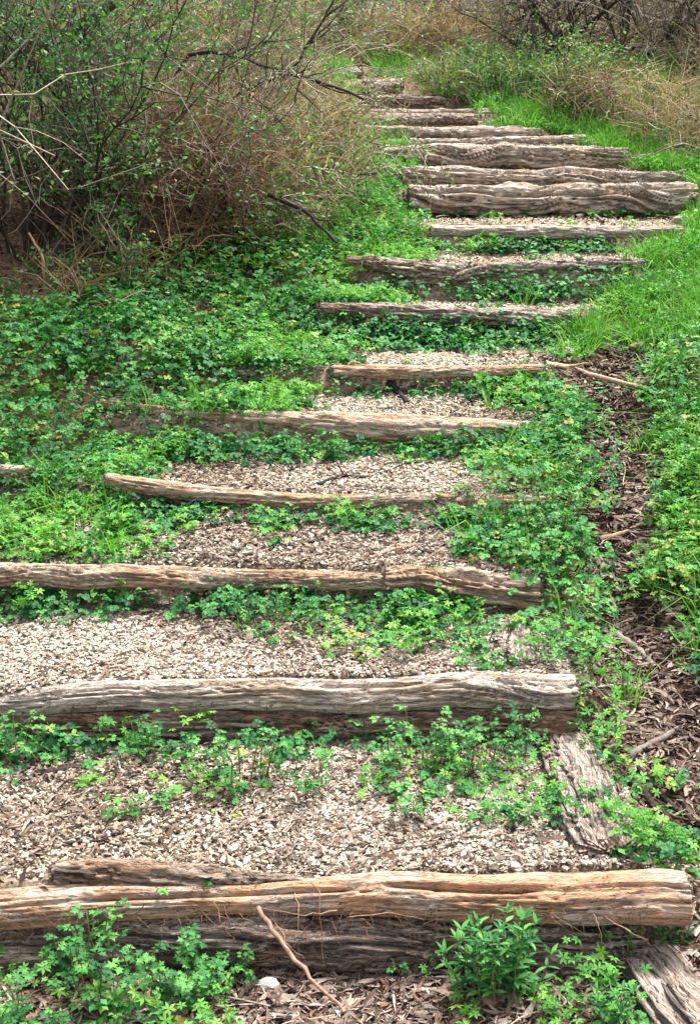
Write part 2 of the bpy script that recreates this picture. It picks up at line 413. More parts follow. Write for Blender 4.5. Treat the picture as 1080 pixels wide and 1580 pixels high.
def log(ctrl, rad, material, label, nl=160, nr=48, seed=1, flat=1.0, rough=1.0, grooves=(), cat='log', name='step_log', zofs=0, taper=None, fork=0):
    """ctrl: world points of the axis; rad: radii at them. Local frame: X along the log"""
    ctrl = np.array(ctrl, float)
    if nl <= 260 and name == 'step_log': nl = int(nl * .8)
    p0, p1 = ctrl[0], ctrl[-1]
    d = p1 - p0; L = np.linalg.norm(d); ex = d / L
    ez = np.array([0, 0, 1.0]); ey = np.cross(ez, ex); ey /= np.linalg.norm(ey); ez = np.cross(ex, ey)
    M = np.array([ex, ey, ez]); loc = (ctrl - p0) @ M.T
    u = np.linspace(0, 1, nl); t = np.clip(loc[:, 0] / L, 0, 1)
    cx = u * L
    def sp(a):
        r = np.interp(u, t, a); k = max(3, nl // 12)
        pad = np.pad(r, k, mode='reflect', reflect_type='odd'); return np.convolve(pad, np.ones(2 * k + 1) / (2 * k + 1), 'valid')
    cy, cz, rr = sp(loc[:, 1]), sp(loc[:, 2]), sp(np.broadcast_to(rad, (len(ctrl),)))
    wand = .22 if rough > .5 else .15; cy = cy + wand * rr * fbm(cx * 2.5, cx * 0 + seed, o=2, s=seed) * 2; cz = cz + wand * rr * fbm(cx * 2.5, cx * 0 + seed + 5, o=2, s=seed) * 2
    a = np.linspace(0, 2 * math.pi, nr, endpoint=False)
    A, U = np.meshgrid(a, cx); rr2 = rr[:, None]
    kx = 1.0 / max(.04, np.mean(rr))
    tw_ = (1.5 if rough > .5 else .6) * fbm(U * 1.6, U * 0 + seed, o=3, s=seed + 21) * 2; ca, sa = np.cos(A + tw_), np.sin(A + tw_)
    form = fbm(U * kx * .22, ca * 1.1 + seed, sa * 1.1, o=3, s=seed)
    strand = fbm(U * kx * .16 + 3, ca * 3.2, sa * 3.2 + seed, o=3, s=seed + 4)
    ridge = np.abs(strand) * 2
    fine = fbm(U * kx * .5, ca * 8, sa * 8 + seed, o=3, s=seed + 8)
    strand2 = np.abs(fbm(U * kx * .30 + 9, ca * 5.5 + 3, sa * 5.5 + seed, o=2, s=seed + 14)) * 2
    rad_ = rr2 * (1 + rough * (.34 * form - .46 * np.exp(-(ridge / .085) ** 2) - .20 * np.exp(-(strand2 / .09) ** 2) + .22 * ridge + .24 * fine))
    knots = np.zeros_like(U)
    rg = np.random.default_rng(seed)
    for k in range(int(L * 2.2) + 1):
        ku, ka = rg.uniform(0, L), rg.uniform(0, 2 * math.pi)
        dd = ((U - ku) / (rr2 * .9)) ** 2 + ((np.angle(np.exp(1j * (A - ka)))) / .55) ** 2
        knots += .34 * np.exp(-dd) - .30 * np.exp(-dd * 9)
    rad_ = rad_ + rr2 * knots * rough
    for (g0, g1, ga, gw, gd) in grooves:                    # long splits: from, to (fractions), angle, width, depth
        s_ = sm(g0, g0 + .05, U / L) * (1 - sm(g1 - .05, g1, U / L))
        ang = ga + .10 * np.sin(U * 7 + seed)
        rad_ -= rr2 * gd * s_ * np.exp(-(np.angle(np.exp(1j * (A - ang))) / gw) ** 2)
    ends = 1 - .03 * np.exp(-(U / (.25 * rr2)) ** 2) - .03 * np.exp(-((L - U) / (.25 * rr2)) ** 2)
    rad_ *= ends
    jag = rr2 * .12 * fbm(ca * 6, sa * 6, o=2, s=seed + 2)
    X = U + np.where((U < 1e-6) | (U > L - 1e-6), jag, 0)
    Y = cy[:, None] + rad_ * np.cos(A); Z = cz[:, None] + rad_ * np.sin(A) * flat
    V = np.stack([X, Y, Z], -1)
    i = np.arange(nl - 1)[:, None] * nr; j = np.arange(nr)[None]; k = (j + 1) % nr
    F = np.stack([i + j, i + k, i + nr + k, i + nr + j], -1).reshape(-1, 4)
    ac = Acc(); ac.add(V, F, .5)
    o = ac.build(name, material)
    mw = Matrix(((ex[0], ey[0], ez[0], p0[0]), (ex[1], ey[1], ez[1], p0[1]), (ex[2], ey[2], ez[2], p0[2]), (0, 0, 0, 1)))
    o.matrix_world = mw
    tag(o, label, cat)
    for e in (0, -1):                                       # cut ends as parts
        ring = V[e]; c0 = ring.mean(0); rings = []
        for q, f in enumerate((1.0, .8, .55, .3, .08)):
            rr_ = c0 + (ring - c0) * f; rr_[:, 0] += (-1 if e == 0 else 1) * (.004 * q + .006 * rg.normal(0, 1, nr) * (q > 0)); rings.append(rr_)
        RV = np.concatenate(rings); i = np.arange(4)[:, None] * nr
        FF = np.stack([i + j, i + k, i + nr + k, i + nr + j], -1).reshape(-1, 4)
        if e == 0: FF = FF[:, ::-1]
        ae = Acc(); ae.add(RV, FF[:, ::-1], .5)
        ae.add(rings[-1], np.arange(nr)[None] if e else np.arange(nr)[None, ::-1], .5)
        ce = ae.build('cut_end', M_END, o, False)
    o['L'] = float(L)
    return o

def lp(pts, R_px, ztop, dz=0.0):
    """axis points from photograph pixels at the depth of a step"""
    z = zd(ztop) + dz; P = []
    for q in pts:
        zz = z + (q[2] if len(q) > 2 else 0)
        P.append(unp(q[0], q[1], zz))
    return P, np.array(R_px, float) / FPX * z

def L_(pts, rpx, ytop, mat_, label, dz=0, **k):
    P, rad = lp(pts, rpx, ytop, dz); return log(P, rad, mat_, label, **k)

# first step: stripped orange log on a dark fibrous one
log1 = L_([(-160,1418),(0,1404),(110,1396),(240,1391),(420,1389),(560,1380),(760,1384),(1056,1388)], [30,30,32,27,22,33,37,40], 1355, W_ORANGE,
   'stripped orange log with a long split, lying on top of the nearest step', nl=340, nr=96, seed=4, rough=.34,
   grooves=[(.60,.84,2.05,.13,.75),(.84,1.1,2.15,.05,.35),(.22,.60,2.25,.16,.6)], dz=.0)
L_([(-160,1452),(100,1450),(400,1446),(700,1456),(985,1458)], [40,41,42,42,34], 1355, W_BROWN,
   'dark fibrous log under the stripped orange log of the nearest step', nl=280, nr=80, seed=9, rough=.95, dz=.03)
P, rad = lp([(88,1345),(150,1348),(230,1352),(340,1356),(440,1362),(560,1368)], [15,21,21,18,15,9], 1355, .02)
br = log(P, rad, W_RED, '', nl=160, nr=40, seed=5, name='forked_limb')
if 'category' in br: del br['category']
br.parent = log1; br.matrix_parent_inverse = log1.matrix_world.inverted()
# second step
L_([(-25,1092),(110,1078),(400,1072),(640,1068),(886,1068)], [15,22,24,26,28], 1050, W_PALE,
   'pale weathered log on top of the second step, sawn off beside the gully', nl=300, nr=80, seed=14, rough=.6, grooves=[(.55,.85,2.1,.12,.4),(.2,.5,3.0,.1,.3)])
L_([(55,1118),(300,1118),(600,1116),(887,1118)], [23,26,27,26], 1050, W_RED,
   'dark reddish log under the pale log of the second step', nl=260, nr=72, seed=19, rough=.9, dz=.02)
# third step
L_([(-120,890),(120,888),(300,892),(520,896),(612,900)], [19,18,17,15,12], 880, W_TAN,
   'grey and reddish log in the third step, running out of the left edge', nl=260, nr=64, seed=24, rough=.8, grooves=[(.4,.9,1.8,.15,.5)])
L_([(595,893),(640,893),(720,902,.0),(830,916,-.02)], [15,21,24,27], 880, W_TAN,
   'short thick grooved log at the right end of the third step', nl=180, nr=72, seed=29, rough=1.1, grooves=[(.3,1.1,2.3,.14,.6),(.5,1.1,3.2,.1,.4)])
# fourth step
L_([(165,738),(230,752),(330,764),(480,773),(600,771),(700,770)], [9,14,12,12,11,9], 762, W_TAN,
   'bent slender log of the fourth step, grey at the left and orange at the right', nl=240, nr=48, seed=33, rough=.6)
L_([(-90,730),(0,727),(48,727)], [9,10,8], 745, W_ORANGE,
   'short orange log end sticking in at the left edge beside green cover', nl=60, nr=32, seed=35, rough=.5)
L_([(700,775),(780,773),(848,772)], [9,10,8], 762, W_TAN,
   'half buried tan log piece under leaves right of the fourth step', nl=80, nr=32, seed=36, rough=.5)
# fifth
L_([(150,622,.10),(290,640),(420,648),(560,660),(700,666),(850,664)], [7,8,14,24,22,12], 642, W_TAN,
   'thick tan log of the fifth step bulging in the middle above a leafy clump', nl=260, nr=56, seed=41, rough=.4)
L_([(150,623),(190,620),(232,622)], [8,9,6], 612, W_BROWN,
   'short dark rotten log among the left green cover', nl=60, nr=28, seed=43)
# sixth
L_([(515,572),(620,575),(740,576),(835,570)], [9,11,10,7], 570, W_TAN,
   'thin half buried brown log of the sixth step', nl=180, nr=40, seed=46, rough=.7)
L_([(345,574),(380,578),(432,588)], [7,9,6], 572, W_BROWN,
   'black decaying log piece in the green cover left of the sixth step', nl=60, nr=28, seed=47)
# seventh
L_([(495,474),(600,480),(720,487),(830,494),(893,490)], [8,12,13,14,9], 478, W_GREY,
   'bent grey brown log of the seventh step above a row of dark leaves', nl=200, nr=48, seed=51, rough=1.0)
# eighth
L_([(535,402),(610,412),(700,420)], [6,13,13], 412, W_GREY,
   'short reddish log at the left end of the eighth step', nl=100, nr=40, seed=55)
L_([(640,428),(720,424),(820,415),(990,406)], [12,16,13,8], 410, W_GREY,
   'grey log of the eighth step with a dark root tangle under it', nl=180, nr=44, seed=57, rough=1.0)
# ninth
L_([(665,357),(800,358),(900,361),(1052,356)], [8,10,11,7], 359, W_PALE,
   'slim pale log of the ninth step, just below the thickest log', nl=160, nr=40, seed=61, rough=.8)
# tenth / eleventh
L_([(631,308),(760,311),(900,311),(1071,303)], [20,23,24,19], 298, W_PALE,
   'thickest grey log of the upper steps with deep wavy grooves', nl=260, nr=72, seed=65, rough=1.1, grooves=[(.0,.6,2.6,.12,.4),(.5,1.0,2.2,.1,.4)])
L_([(621,272),(760,276),(900,278),(1056,279)], [14,15,15,12], 270, W_PALE,
   'pale split log directly above and behind the thickest log', nl=220, nr=56, seed=69, rough=1.1, grooves=[(.1,.9,2.4,.14,.5)])
# twelfth
L_([(592,236),(700,243),(850,245),(966,241)], [9,18,17,13], 232, W_PALE,
   'long log of the twelfth step with a rough broken right end', nl=200, nr=56, seed=73, rough=1.2)
L_([(565,224),(700,222),(800,219),(903,215)], [7,8,8,7], 232, W_PALE,
   'thin pale log lying behind the twelfth step log', nl=140, nr=36, seed=75, dz=.3)
L_([(556,201),(660,206),(760,205),(832,205)], [8,11,10,7], 204, W_PALE,
   'thirteenth step log, pale above and dark below, ending in grass', nl=140, nr=36, seed=77)
L_([(545,186),(640,187),(735,184)], [7,10,8], 180, W_GREY,
   'front log of the pair in the fourteenth step', nl=120, nr=32, seed=81)
L_([(545,175),(640,176),(700,176),(762,174)], [6,7,7,7], 180, W_PALE,
   'back log of the pair in the fourteenth step, bleached', nl=120, nr=32, seed=83, dz=.14)
L_([(540,156),(620,155),(686,155)], [7,7,6], 157, W_GREY,
   'fifteenth step log, dark grey and thin, under the hanging branch', nl=100, nr=28, seed=85)
L_([(545,138),(621,134)], [7,8], 132, W_GREY,
   'lower grey log of the topmost pair in the stairs', nl=80, nr=28, seed=87)
L_([(560,130),(621,127)], [5,6], 132, W_PALE,
   'upper pale log of the topmost pair in the stairs', nl=80, nr=28, seed=89, dz=.12)
# side timbers lying along the slope
def lie(pa, pb, w_px, label, mat_, seed, flat=.27, nl=140, sink=.2, **k):
    A_, za = ground_at(*pa); B_, zb = ground_at(*pb)
    ra, rb = w_px[0] / FPX * za, w_px[1] / FPX * zb
    A_[2] += ra * flat * (1 - 2 * sink); B_[2] += rb * flat * (1 - 2 * sink)
    Mx = (A_ + B_) / 2; Mx[2] = max(Mx[2], H(Mx[0], Mx[1]) + (ra + rb) / 2 * flat * (1 - 2 * sink))
    return log([A_, Mx, B_], [ra, (ra + rb) / 2, rb], mat_, label, nl=nl, nr=64, seed=seed, flat=flat, rough=1.1, **k)
lie((935,1318),(868,1150),(52,42), 'silvery split timber lying up the slope between the first and second steps', W_GULLY, 91, name='side_timber', cat='timber')
lie((1090,1600),(985,1480),(70,50), 'cracked silvery timber at the bottom right corner of the picture', W_GULLY, 93, name='side_timber', cat='timber')
lie((808,1030),(795,958),(26,22), 'small pale side timber below the short thick log', W_GULLY, 95, name='side_timber', cat='timber')

# ------------------------------------------------------------------ leaf templates (flat, in XY, petiole at origin, +Y outwards)
def lobed(cx, cy, ang, L, Wd, lobes=True):
    """one lobed leaflet: outline fan round its midrib, slightly folded"""
    if lobes: o = [(0, 0), (.10, .26), (.46, .36), (.22, .48), (.50, .74), (.20, .72), (0, 1.0), (-.20, .72), (-.50, .74), (-.22, .48), (-.46, .36), (-.10, .26)]
    else: o = [(0, 0), (.38, .32), (.42, .62), (0, 1.0), (-.42, .62), (-.38, .32)]
    V = np.array([(x * Wd, y * L, abs(x) * Wd * .35 - (y ** 2) * L * .18) for x, y in o] + [(0, L * .45, -.02 * L)])
    c, s = math.cos(ang), math.sin(ang); Rm = np.array([[c, -s, 0], [s, c, 0], [0, 0, 1]])
    V = V @ Rm.T + np.array([cx, cy, 0]); n = len(o)
    F = np.array([(i, (i + 1) % n, n) for i in range(n)])
    return V, F
def merge(parts):
    V = []; F = []; n = 0
    for v, f in parts: V.append(v); F.append(f + n); n += len(v)
    return np.concatenate(V), np.concatenate(F)
def stalk(x0, y0, x1, y1, w=.012):
    d = np.array([x1 - x0, y1 - y0]); nrm = np.array([-d[1], d[0]]) / (np.linalg.norm(d) + 1e-9) * w
    return np.array([(x0 - nrm[0], y0 - nrm[1], -.01), (x0 + nrm[0], y0 + nrm[1], -.01), (x1, y1, 0)]), np.array([(0, 1, 2)])
T_TERN = merge([lobed(0, .38, 0, .62, .5), lobed(.03, .34, -1.15, .5, .42), lobed(-.03, .34, 1.15, .5, .42), stalk(0, 0, 0, .42)])
T_TERN2 = merge([lobed(0, .45, .1, .55, .52), lobed(.03, .42, -1.0, .46, .44), lobed(-.03, .42, 1.2, .48, .42), lobed(.02, .12, -1.4, .30, .3), lobed(-.02, .14, 1.35, .32, .3), stalk(0, 0, 0, .5)])
def tri_lobe(cx, cy, ang, L, Wd):
    o = [(0, 0), (.45, .30), (.24, .46), (.46, .72), (0, 1.0), (-.46, .72), (-.24, .46), (-.45, .30)]
    V = np.array([(x * Wd, y * L, abs(x) * Wd * .35 - (y ** 2) * L * .18) for x, y in o]); c, s = math.cos(ang), math.sin(ang)
    return V @ np.array([[c, -s, 0], [s, c, 0], [0, 0, 1]]).T + np.array([cx, cy, 0]), np.array([(0, 1, 2), (2, 3, 4), (4, 5, 6), (6, 7, 0), (0, 2, 4), (0, 4, 6)])
T_NEAR = merge([tri_lobe(0, .42, .1, .58, .56), tri_lobe(.03, .38, -1.05, .5, .48), tri_lobe(-.03, .38, 1.15, .5, .46), stalk(0, 0, 0, .5)])
T_MID = merge([lobed(0, .38, 0, .62, .62, False), lobed(.03, .34, -1.15, .52, .52, False), lobed(-.03, .34, 1.15, .52, .52, False)])
def quadleaf(ang, L, w, cx=0, cy=0):
    V = np.array([(0, 0, 0), (w, L * .5, .1 * w), (0, L, -.1 * L), (-w, L * .5, .1 * w)])
    c, s = math.cos(ang), math.sin(ang); Rm = np.array([[c, -s, 0], [s, c, 0], [0, 0, 1]])
    return V @ Rm.T + np.array([cx, cy, 0]), np.array([(0, 1, 2), (0, 2, 3)])
T_FAR = merge([quadleaf(0, .6, .24, 0, .3), quadleaf(-1.2, .5, .2, 0, .3), quadleaf(1.2, .5, .2, 0, .3)])
T_WHORL = merge([quadleaf(k * math.pi / 3 + (k % 2) * .2, .5, .10) for k in range(6)])
T_WHORL4 = merge([quadleaf(k * math.pi / 2 + (k % 2) * .2, .5, .13) for k in range(4)])
T_OVAL = merge([quadleaf(0, 1, .3)])

def put(acc, tmpl, P, size, yaw, tilt, roll, r):
    """many copies of a leaf template: tilt lifts (+) or drops (-) the tip"""
    V, F = tmpl; n = len(P)
    if n == 0: return
    cy, sy, ct, st, cr, sr = np.cos(yaw), np.sin(yaw), np.cos(tilt), np.sin(tilt), np.cos(roll), np.sin(roll)
    X = V[None, :, 0] * cr[:, None] + V[None, :, 2] * sr[:, None]; Z = -V[None, :, 0] * sr[:, None] + V[None, :, 2] * cr[:, None]; Y = np.broadcast_to(V[None, :, 1], X.shape)
    Y2 = Y * ct[:, None] - Z * st[:, None]; Z2 = Y * st[:, None] + Z * ct[:, None]
    X3 = X * cy[:, None] - Y2 * sy[:, None]; Y3 = X * sy[:, None] + Y2 * cy[:, None]
    W_ = np.stack([X3, Y3, Z2], -1) * size[:, None, None] + P[:, None]
    FF = (F[None] + (np.arange(n) * len(V))[:, None, None]).reshape(-1, F.shape[1])
    acc.add(W_.reshape(-1, 3), FF, np.repeat(r, len(V)))

M_LEAFY = leaf_mat('leafy_green', [(.015, .085, .028), (.028, .15, .038), (.046, .215, .05), (.08, .28, .06), (.13, .34, .07), (.30, .29, .07)], trans=.3)
M_CLEAV = leaf_mat('cleavers_green', [(.045, .19, .03), (.08, .27, .04), (.13, .35, .05), (.20, .40, .065)], trans=.35)
M_GRASS = leaf_mat('grass_green', [(.05, .17, .02), (.09, .26, .03), (.13, .33, .04), (.22, .36, .07)], trans=.35)
M_PLANT = leaf_mat('plant_leaf_green', [(.02, .11, .03), (.038, .175, .04), (.065, .24, .055), (.12, .32, .07)], obj=True, trans=.3)
M_STEM = rnd_mat('green_stem', [(.10, .18, .05), (.2, .2, .08), (.22, .12, .07)])

# ------------------------------------------------------------------ ground cover (nobody could count it)
NC = 76000
cx = rng.uniform(-3.6, 3.9, NC); cyy = rng.uniform(2.0, 16.0, NC)
cz = H(cx, cyy)
C3 = np.stack([cx, cyy, cz + .04], -1)
cov = cover(C3)
patch = np.clip(.5 + 2.2 * fbm(cx * 3.1, cyy * 3.1, o=3, s=77), 0, 1)
patch2 = np.clip(.5 + 2.0 * fbm(cx * 2.3 + 9, cyy * 2.3, o=3, s=99), 0, 1)
onp = (np.maximum(np.interp(cyy, SY, XL) - cx, cx - np.interp(cyy, SY, XR)) < 0)
mound = np.zeros(NC)
for (mx, my, mr, mh) in ((250,430,60,1.0),(380,430,70,1.0),(340,380,50,.8),(60,590,90,.8),(180,560,60,.7),(430,400,50,.6),(820,780,60,.9),(860,700,40,.7),(880,850,40,.7),(1050,620,60,.8),(1060,900,60,.6),(560,320,50,.6),(40,680,60,.6),(470,520,50,.5)):
    q_, z_ = ground_at(mx, my); r_ = mr / FPX * z_ * 1.3
    mound = np.maximum(mound, mh * np.exp(-((cx - q_[0]) ** 2 + ((cyy - q_[1]) / 1.6) ** 2) / r_ ** 2))
hfield = .045 + .24 * mound + .11 * np.clip(.5 + 1.8 * fbm(cx * 1.6, cyy * 1.6, o=3, s=55), 0, 1)
area = 7.5 * 14.0
def pick(dens_per_m2, w):
    return rng.uniform(0, 1, NC) < w * dens_per_m2 * area / NC
# leafy plants
w1 = cov[0]; sel = pick(115, w1 * np.where(w1 > .8, .75 + .4 * patch, .25 + 1.1 * patch))
lv_near = Acc(); lv_far = Acc()
pc = C3[sel]; ph = hfield[sel] * np.clip(.5 + w1[sel] * .6, .4, 1.1) * rng.uniform(.7, 1.25, sel.sum()) * np.where(onp[sel], .62, 1.0)
ex, eh, ei = [], [], []
for (st_, a_, b_, n_, hf) in ((6, 495, 890, 60, .95), (7, 700, 985, 40, .95), (7, 560, 640, 10, .7), (8, 715, 930, 26, .8), (4, 265, 470, 22, .8), (4, 450, 640, 6, .6), (4, 640, 860, 26, .9), (2, -80, 320, 14, .8), (2, 330, 520, 14, .9),
                           (2, 560, 780, 14, .8), (3, 210, 360, 12, .7), (3, 420, 720, 12, .6), (9, 640, 1060, 14, .4), (5, 560, 700, 4, .5), (5, 700, 850, 14, .8), (1, 0, 560, 16, .5), (11, 600, 640, 4, .6), (8, 560, 700, 8, .8)):
    xs = (rng.uniform(a_, b_, n_) - 540) / FPX * SZ[st_]; ys = step_y(st_, xs) - rng.uniform(.055, .13, n_)
    ex.append(np.stack([xs, ys, H(xs, ys) + .04], -1)); eh.append((ST[st_] - SF[st_]) * hf * rng.uniform(.5, 1.1, n_) + .01)
pc = np.concatenate([pc] + ex); ph = np.concatenate([ph] + eh); psel = np.concatenate([patch[sel], np.full(len(pc) - sel.sum(), .25)])
nleaf = rng.integers(17, 30, len(pc))
idx = np.repeat(np.arange(len(pc)), nleaf); N = len(idx)
rr = np.sqrt(rng.uniform(0, 1, N)); ph_ = rng.uniform(0, 2 * math.pi, N)
Rp = (.06 + .45 * ph)[idx] * 1.0
LP = pc[idx] + np.stack([np.cos(ph_) * rr * Rp, np.sin(ph_) * rr * Rp, np.zeros(N)], -1)
LP[:, 2] = H(LP[:, 0], LP[:, 1], False) * .55 + (pc[idx][:, 2] - .04) * .45 + ph[idx] * np.sqrt(np.clip(1 - rr ** 2 * .85, 0, 1)) * rng.uniform(.45, 1.05, N) + .008
size = .020 + .036 * rng.uniform(0, 1, N) ** 1.1; size[rng.uniform(0, 1, N) < .2] *= .6; yaw = ph_ - math.pi / 2 + rng.normal(0, .7, N)
tilt = rng.normal(.1, .35, N) - rr * .5; roll = rng.normal(0, .35, N)
tone = np.clip(rng.normal(.42, .2, N) + (psel[idx] - .5) * .55, 0, .93); tone[rng.uniform(0, 1, N) < .003] = 1.0
near = LP[:, 1] < 6.0; far_ = LP[:, 1] > 7.6; midm = ~near & ~far_
put(lv_near, T_NEAR, LP[near], size[near], yaw[near], tilt[near], roll[near], tone[near])
put(lv_far, T_MID, LP[midm], size[midm] * 1.05, yaw[midm], tilt[midm], roll[midm], tone[midm])
put(lv_far, T_FAR, LP[far_], size[far_] * 1.2, yaw[far_], tilt[far_], roll[far_], tone[far_])
print('leafy', len(pc), N, near.sum())
o = lv_near.build('ground_cover', M_LEAFY); tag(o, 'lobed green leafy ground cover around the lower steps', 'ground cover', kind='stuff')
o = lv_far.build('ground_cover', M_LEAFY); tag(o, 'dense green leafy ground cover on the banks beside the upper steps', 'ground cover', kind='stuff')
# cleavers
w2 = cov[1]; sel = pick(240, w2 * np.where(w2 > .8, .6 + .5 * patch2, .2 + 1.1 * patch2))
pc = C3[sel]; ph = (.03 + .075 * patch2[sel]) * rng.uniform(.6, 1.3, sel.sum())
nleaf = rng.integers(12, 22, len(pc)); idx = np.repeat(np.arange(len(pc)), nleaf); N = len(idx)
rr = np.sqrt(rng.uniform(0, 1, N)); ph_ = rng.uniform(0, 2 * math.pi, N); Rp = rng.uniform(.05, .11, len(pc))[idx]
LP = pc[idx] + np.stack([np.cos(ph_) * rr * Rp, np.sin(ph_) * rr * Rp, np.zeros(N)], -1)
LP[:, 2] = H(LP[:, 0], LP[:, 1], False) + ph[idx] * rng.uniform(.3, 1.1, N) + .008
ac = Acc(); nearm = LP[:, 1] < 99
tn = np.clip(rng.normal(.5, .22, N) + (patch[sel][idx] - .5) * .4, 0, 1)
for tm_, mk in ((T_WHORL, LP[:, 1] < 5.0), (T_WHORL4, LP[:, 1] >= 5.0)):
    n = mk.sum(); put(ac, tm_, LP[mk], rng.uniform(.028, .05, n), rng.uniform(0, 6.3, n), rng.normal(0, .4, n), rng.normal(0, .4, n), tn[mk])
print('cleavers', N)
o = ac.build('ground_cover', M_CLEAV); tag(o, 'pale yellow green whorled ground cover carpet at the left and along the steps', 'ground cover', kind='stuff')
# small oval leaved weed mixed in
sel = pick(60, np.clip(cov[0] + cov[1], 0, 1) * (1.2 - patch))
pc = C3[sel]; nleaf = rng.integers(14, 30, len(pc)); idx = np.repeat(np.arange(len(pc)), nleaf); N = len(idx)
t_ = rng.uniform(.1, 1, N); ang = rng.integers(0, 4, N) * 1.57 + idx * 1.3; ln_ = rng.uniform(.0, .05, len(pc))[idx]; hh_ = rng.uniform(.06, .2, len(pc))[idx] * np.where(onp[sel][idx], .6, 1)
LP = pc[idx] + np.stack([np.cos(ang) * ln_ * t_, np.sin(ang) * ln_ * t_, hh_ * t_ - .04], -1)
ac = Acc(); put(ac, T_OVAL, LP, rng.uniform(.018, .036, N), rng.uniform(0, 6.3, N), rng.normal(.1, .4, N), rng.normal(0, .3, N), np.clip(rng.normal(.55, .25, N), 0, .9))
o = ac.build('ground_cover', M_LEAFY); tag(o, 'small oval leaved weed scattered among the ground cover', 'ground cover', kind='stuff')
# grass
w3 = cov[2]; sel = pick(230, w3 * (.5 + .7 * patch))
pc = C3[sel]; pc[:, 2] -= .045
def blades(acc, base, n, L, spread, lean, w, rmu, rsd=.2, segs=4):
    idx = np.repeat(np.arange(len(base)), n); N = len(idx)
    a = rng.uniform(0, 2 * math.pi, N); Lb = L * rng.uniform(.5, 1.2, N); ln = np.abs(rng.normal(lean, lean * .6, N))
    b0 = base[idx] + np.stack([np.cos(a), np.sin(a), 0 * a], -1) * (spread * rng.uniform(0, 1, N))[:, None]
    t = np.linspace(0, 1, segs)
    az_ = a + rng.normal(0, .8, N); dx, dy = np.cos(az_), np.sin(az_)
    hor = (ln[:, None] * t[None] ** 1.7) * Lb[:, None]; ver = Lb[:, None] * t[None] * np.sqrt(np.clip(1 - (ln[:, None] * t[None]) ** 2 * .6, .05, 1))
    Cn = b0[:, None] + np.stack([dx[:, None] * hor, dy[:, None] * hor, ver], -1)
    ww = w * (1 - t ** 2 * .9)[None, :, None] * rng.uniform(.7, 1.3, N)[:, None, None]
    fa = rng.uniform(0, math.pi, N); side = np.stack([np.cos(fa), np.sin(fa), 0 * fa], -1)[:, None]
    V = np.stack([Cn - side * ww, Cn + side * ww], 2).reshape(N, -1, 3)
    F1 = np.array([(2 * k, 2 * k + 1, 2 * k + 3, 2 * k + 2) for k in range(segs - 1)])
    FF = (F1[None] + (np.arange(N) * segs * 2)[:, None, None]).reshape(-1, 4)
    acc.add(V.reshape(-1, 3), FF, np.repeat(np.clip(rng.normal(rmu, rsd, N), 0, 1), segs * 2))
ac = Acc(); blades(ac, pc, 13, .20, .045, .8, .0036, .5, .2, 3)
o = ac.build('grass', M_GRASS); tag(o, 'bright green grass blades on the right bank and beside the upper steps', 'grass', kind='stuff')

# ------------------------------------------------------------------ chips, bark shreds and litter
M_CHIP = rnd_mat('wood_and_stone_chips', [(.08, .055, .038), (.19, .14, .10), (.29, .225, .165), (.37, .30, .23), (.44, .37, .29), (.51, .44, .355), (.38, .335, .28)], var=.35, nsc=90)
M_SHRED = rnd_mat('bark_shreds', [(.035, .024, .018), (.085, .056, .042), (.15, .105, .08), (.24, .18, .14), (.38, .32, .27), (.17, .09, .06)], var=.4, nsc=90)
def chips(n, region, smin, smax, prism=True, asp=(1, 2.4), seed=0, lift=.004, tiltsd=.3, layers=.012):
    x0, x1, y0, y1 = region
    x = rng.uniform(x0, x1, n); y = rng.uniform(y0, y1, n)
    return x, y
def flakes(acc, x, y, s, asp, prism, tiltsd, pile, tone, sides=5):
    n = len(x); z = H(x, y) + rng.uniform(0, 1, n) ** 1.5 * pile + .002
    a = (np.arange(sides) * 2 * math.pi / sides)[None] + rng.normal(0, .22, (n, sides))
    r = s[:, None] * rng.uniform(.75, 1.15, (n, sides))
    X = np.cos(a) * r * asp[:, None]; Y = np.sin(a) * r; Z = rng.normal(0, .08, (n, sides)) * s[:, None]
    th = s[:, None] * rng.uniform(.2, .45, (n, 1))
    if prism:
        X = np.concatenate([X, X * 1.12], 1); Y = np.concatenate([Y, Y * 1.12], 1); Z = np.concatenate([Z + th, Z - th], 1)
    V = np.stack([X, Y, Z], -1)
    tx, ty = rng.normal(0, tiltsd, n), rng.normal(0, tiltsd, n); yaw = rng.uniform(0, 6.28, n)
    def rot(V, ang, i, j):
        c, s_ = np.cos(ang)[:, None], np.sin(ang)[:, None]; A, B = V[..., i].copy(), V[..., j].copy()
        V[..., i] = A * c - B * s_; V[..., j] = A * s_ + B * c
    rot(V, tx, 1, 2); rot(V, ty, 0, 2); rot(V, yaw, 0, 1)
    V += np.stack([x, y, z], -1)[:, None]
    k = V.shape[1]; off = (np.arange(n) * k)[:, None, None]
    top = np.arange(sides)[None, None] + off
    acc.add(V.reshape(-1, 3), top.reshape(-1, sides), np.repeat(tone, k))
    if prism:
        q = np.array([(i + sides, (i + 1) % sides + sides, (i + 1) % sides, i) for i in range(sides)])
        F = (q[None] + off).reshape(-1, 4)
        acc.f.append(F + acc.n - n * k); acc.m.append(0)
def on_path(x, y):
    xl = np.interp(y, SY, XL); xr = np.interp(y, SY, XR)
    d = np.maximum(xl - x, x - xr) + rng.normal(0, .05, x.shape)
    return (d < .03) & (y > SY[0] + .02) & (y < SY[-1] + .5)
ch = Acc()
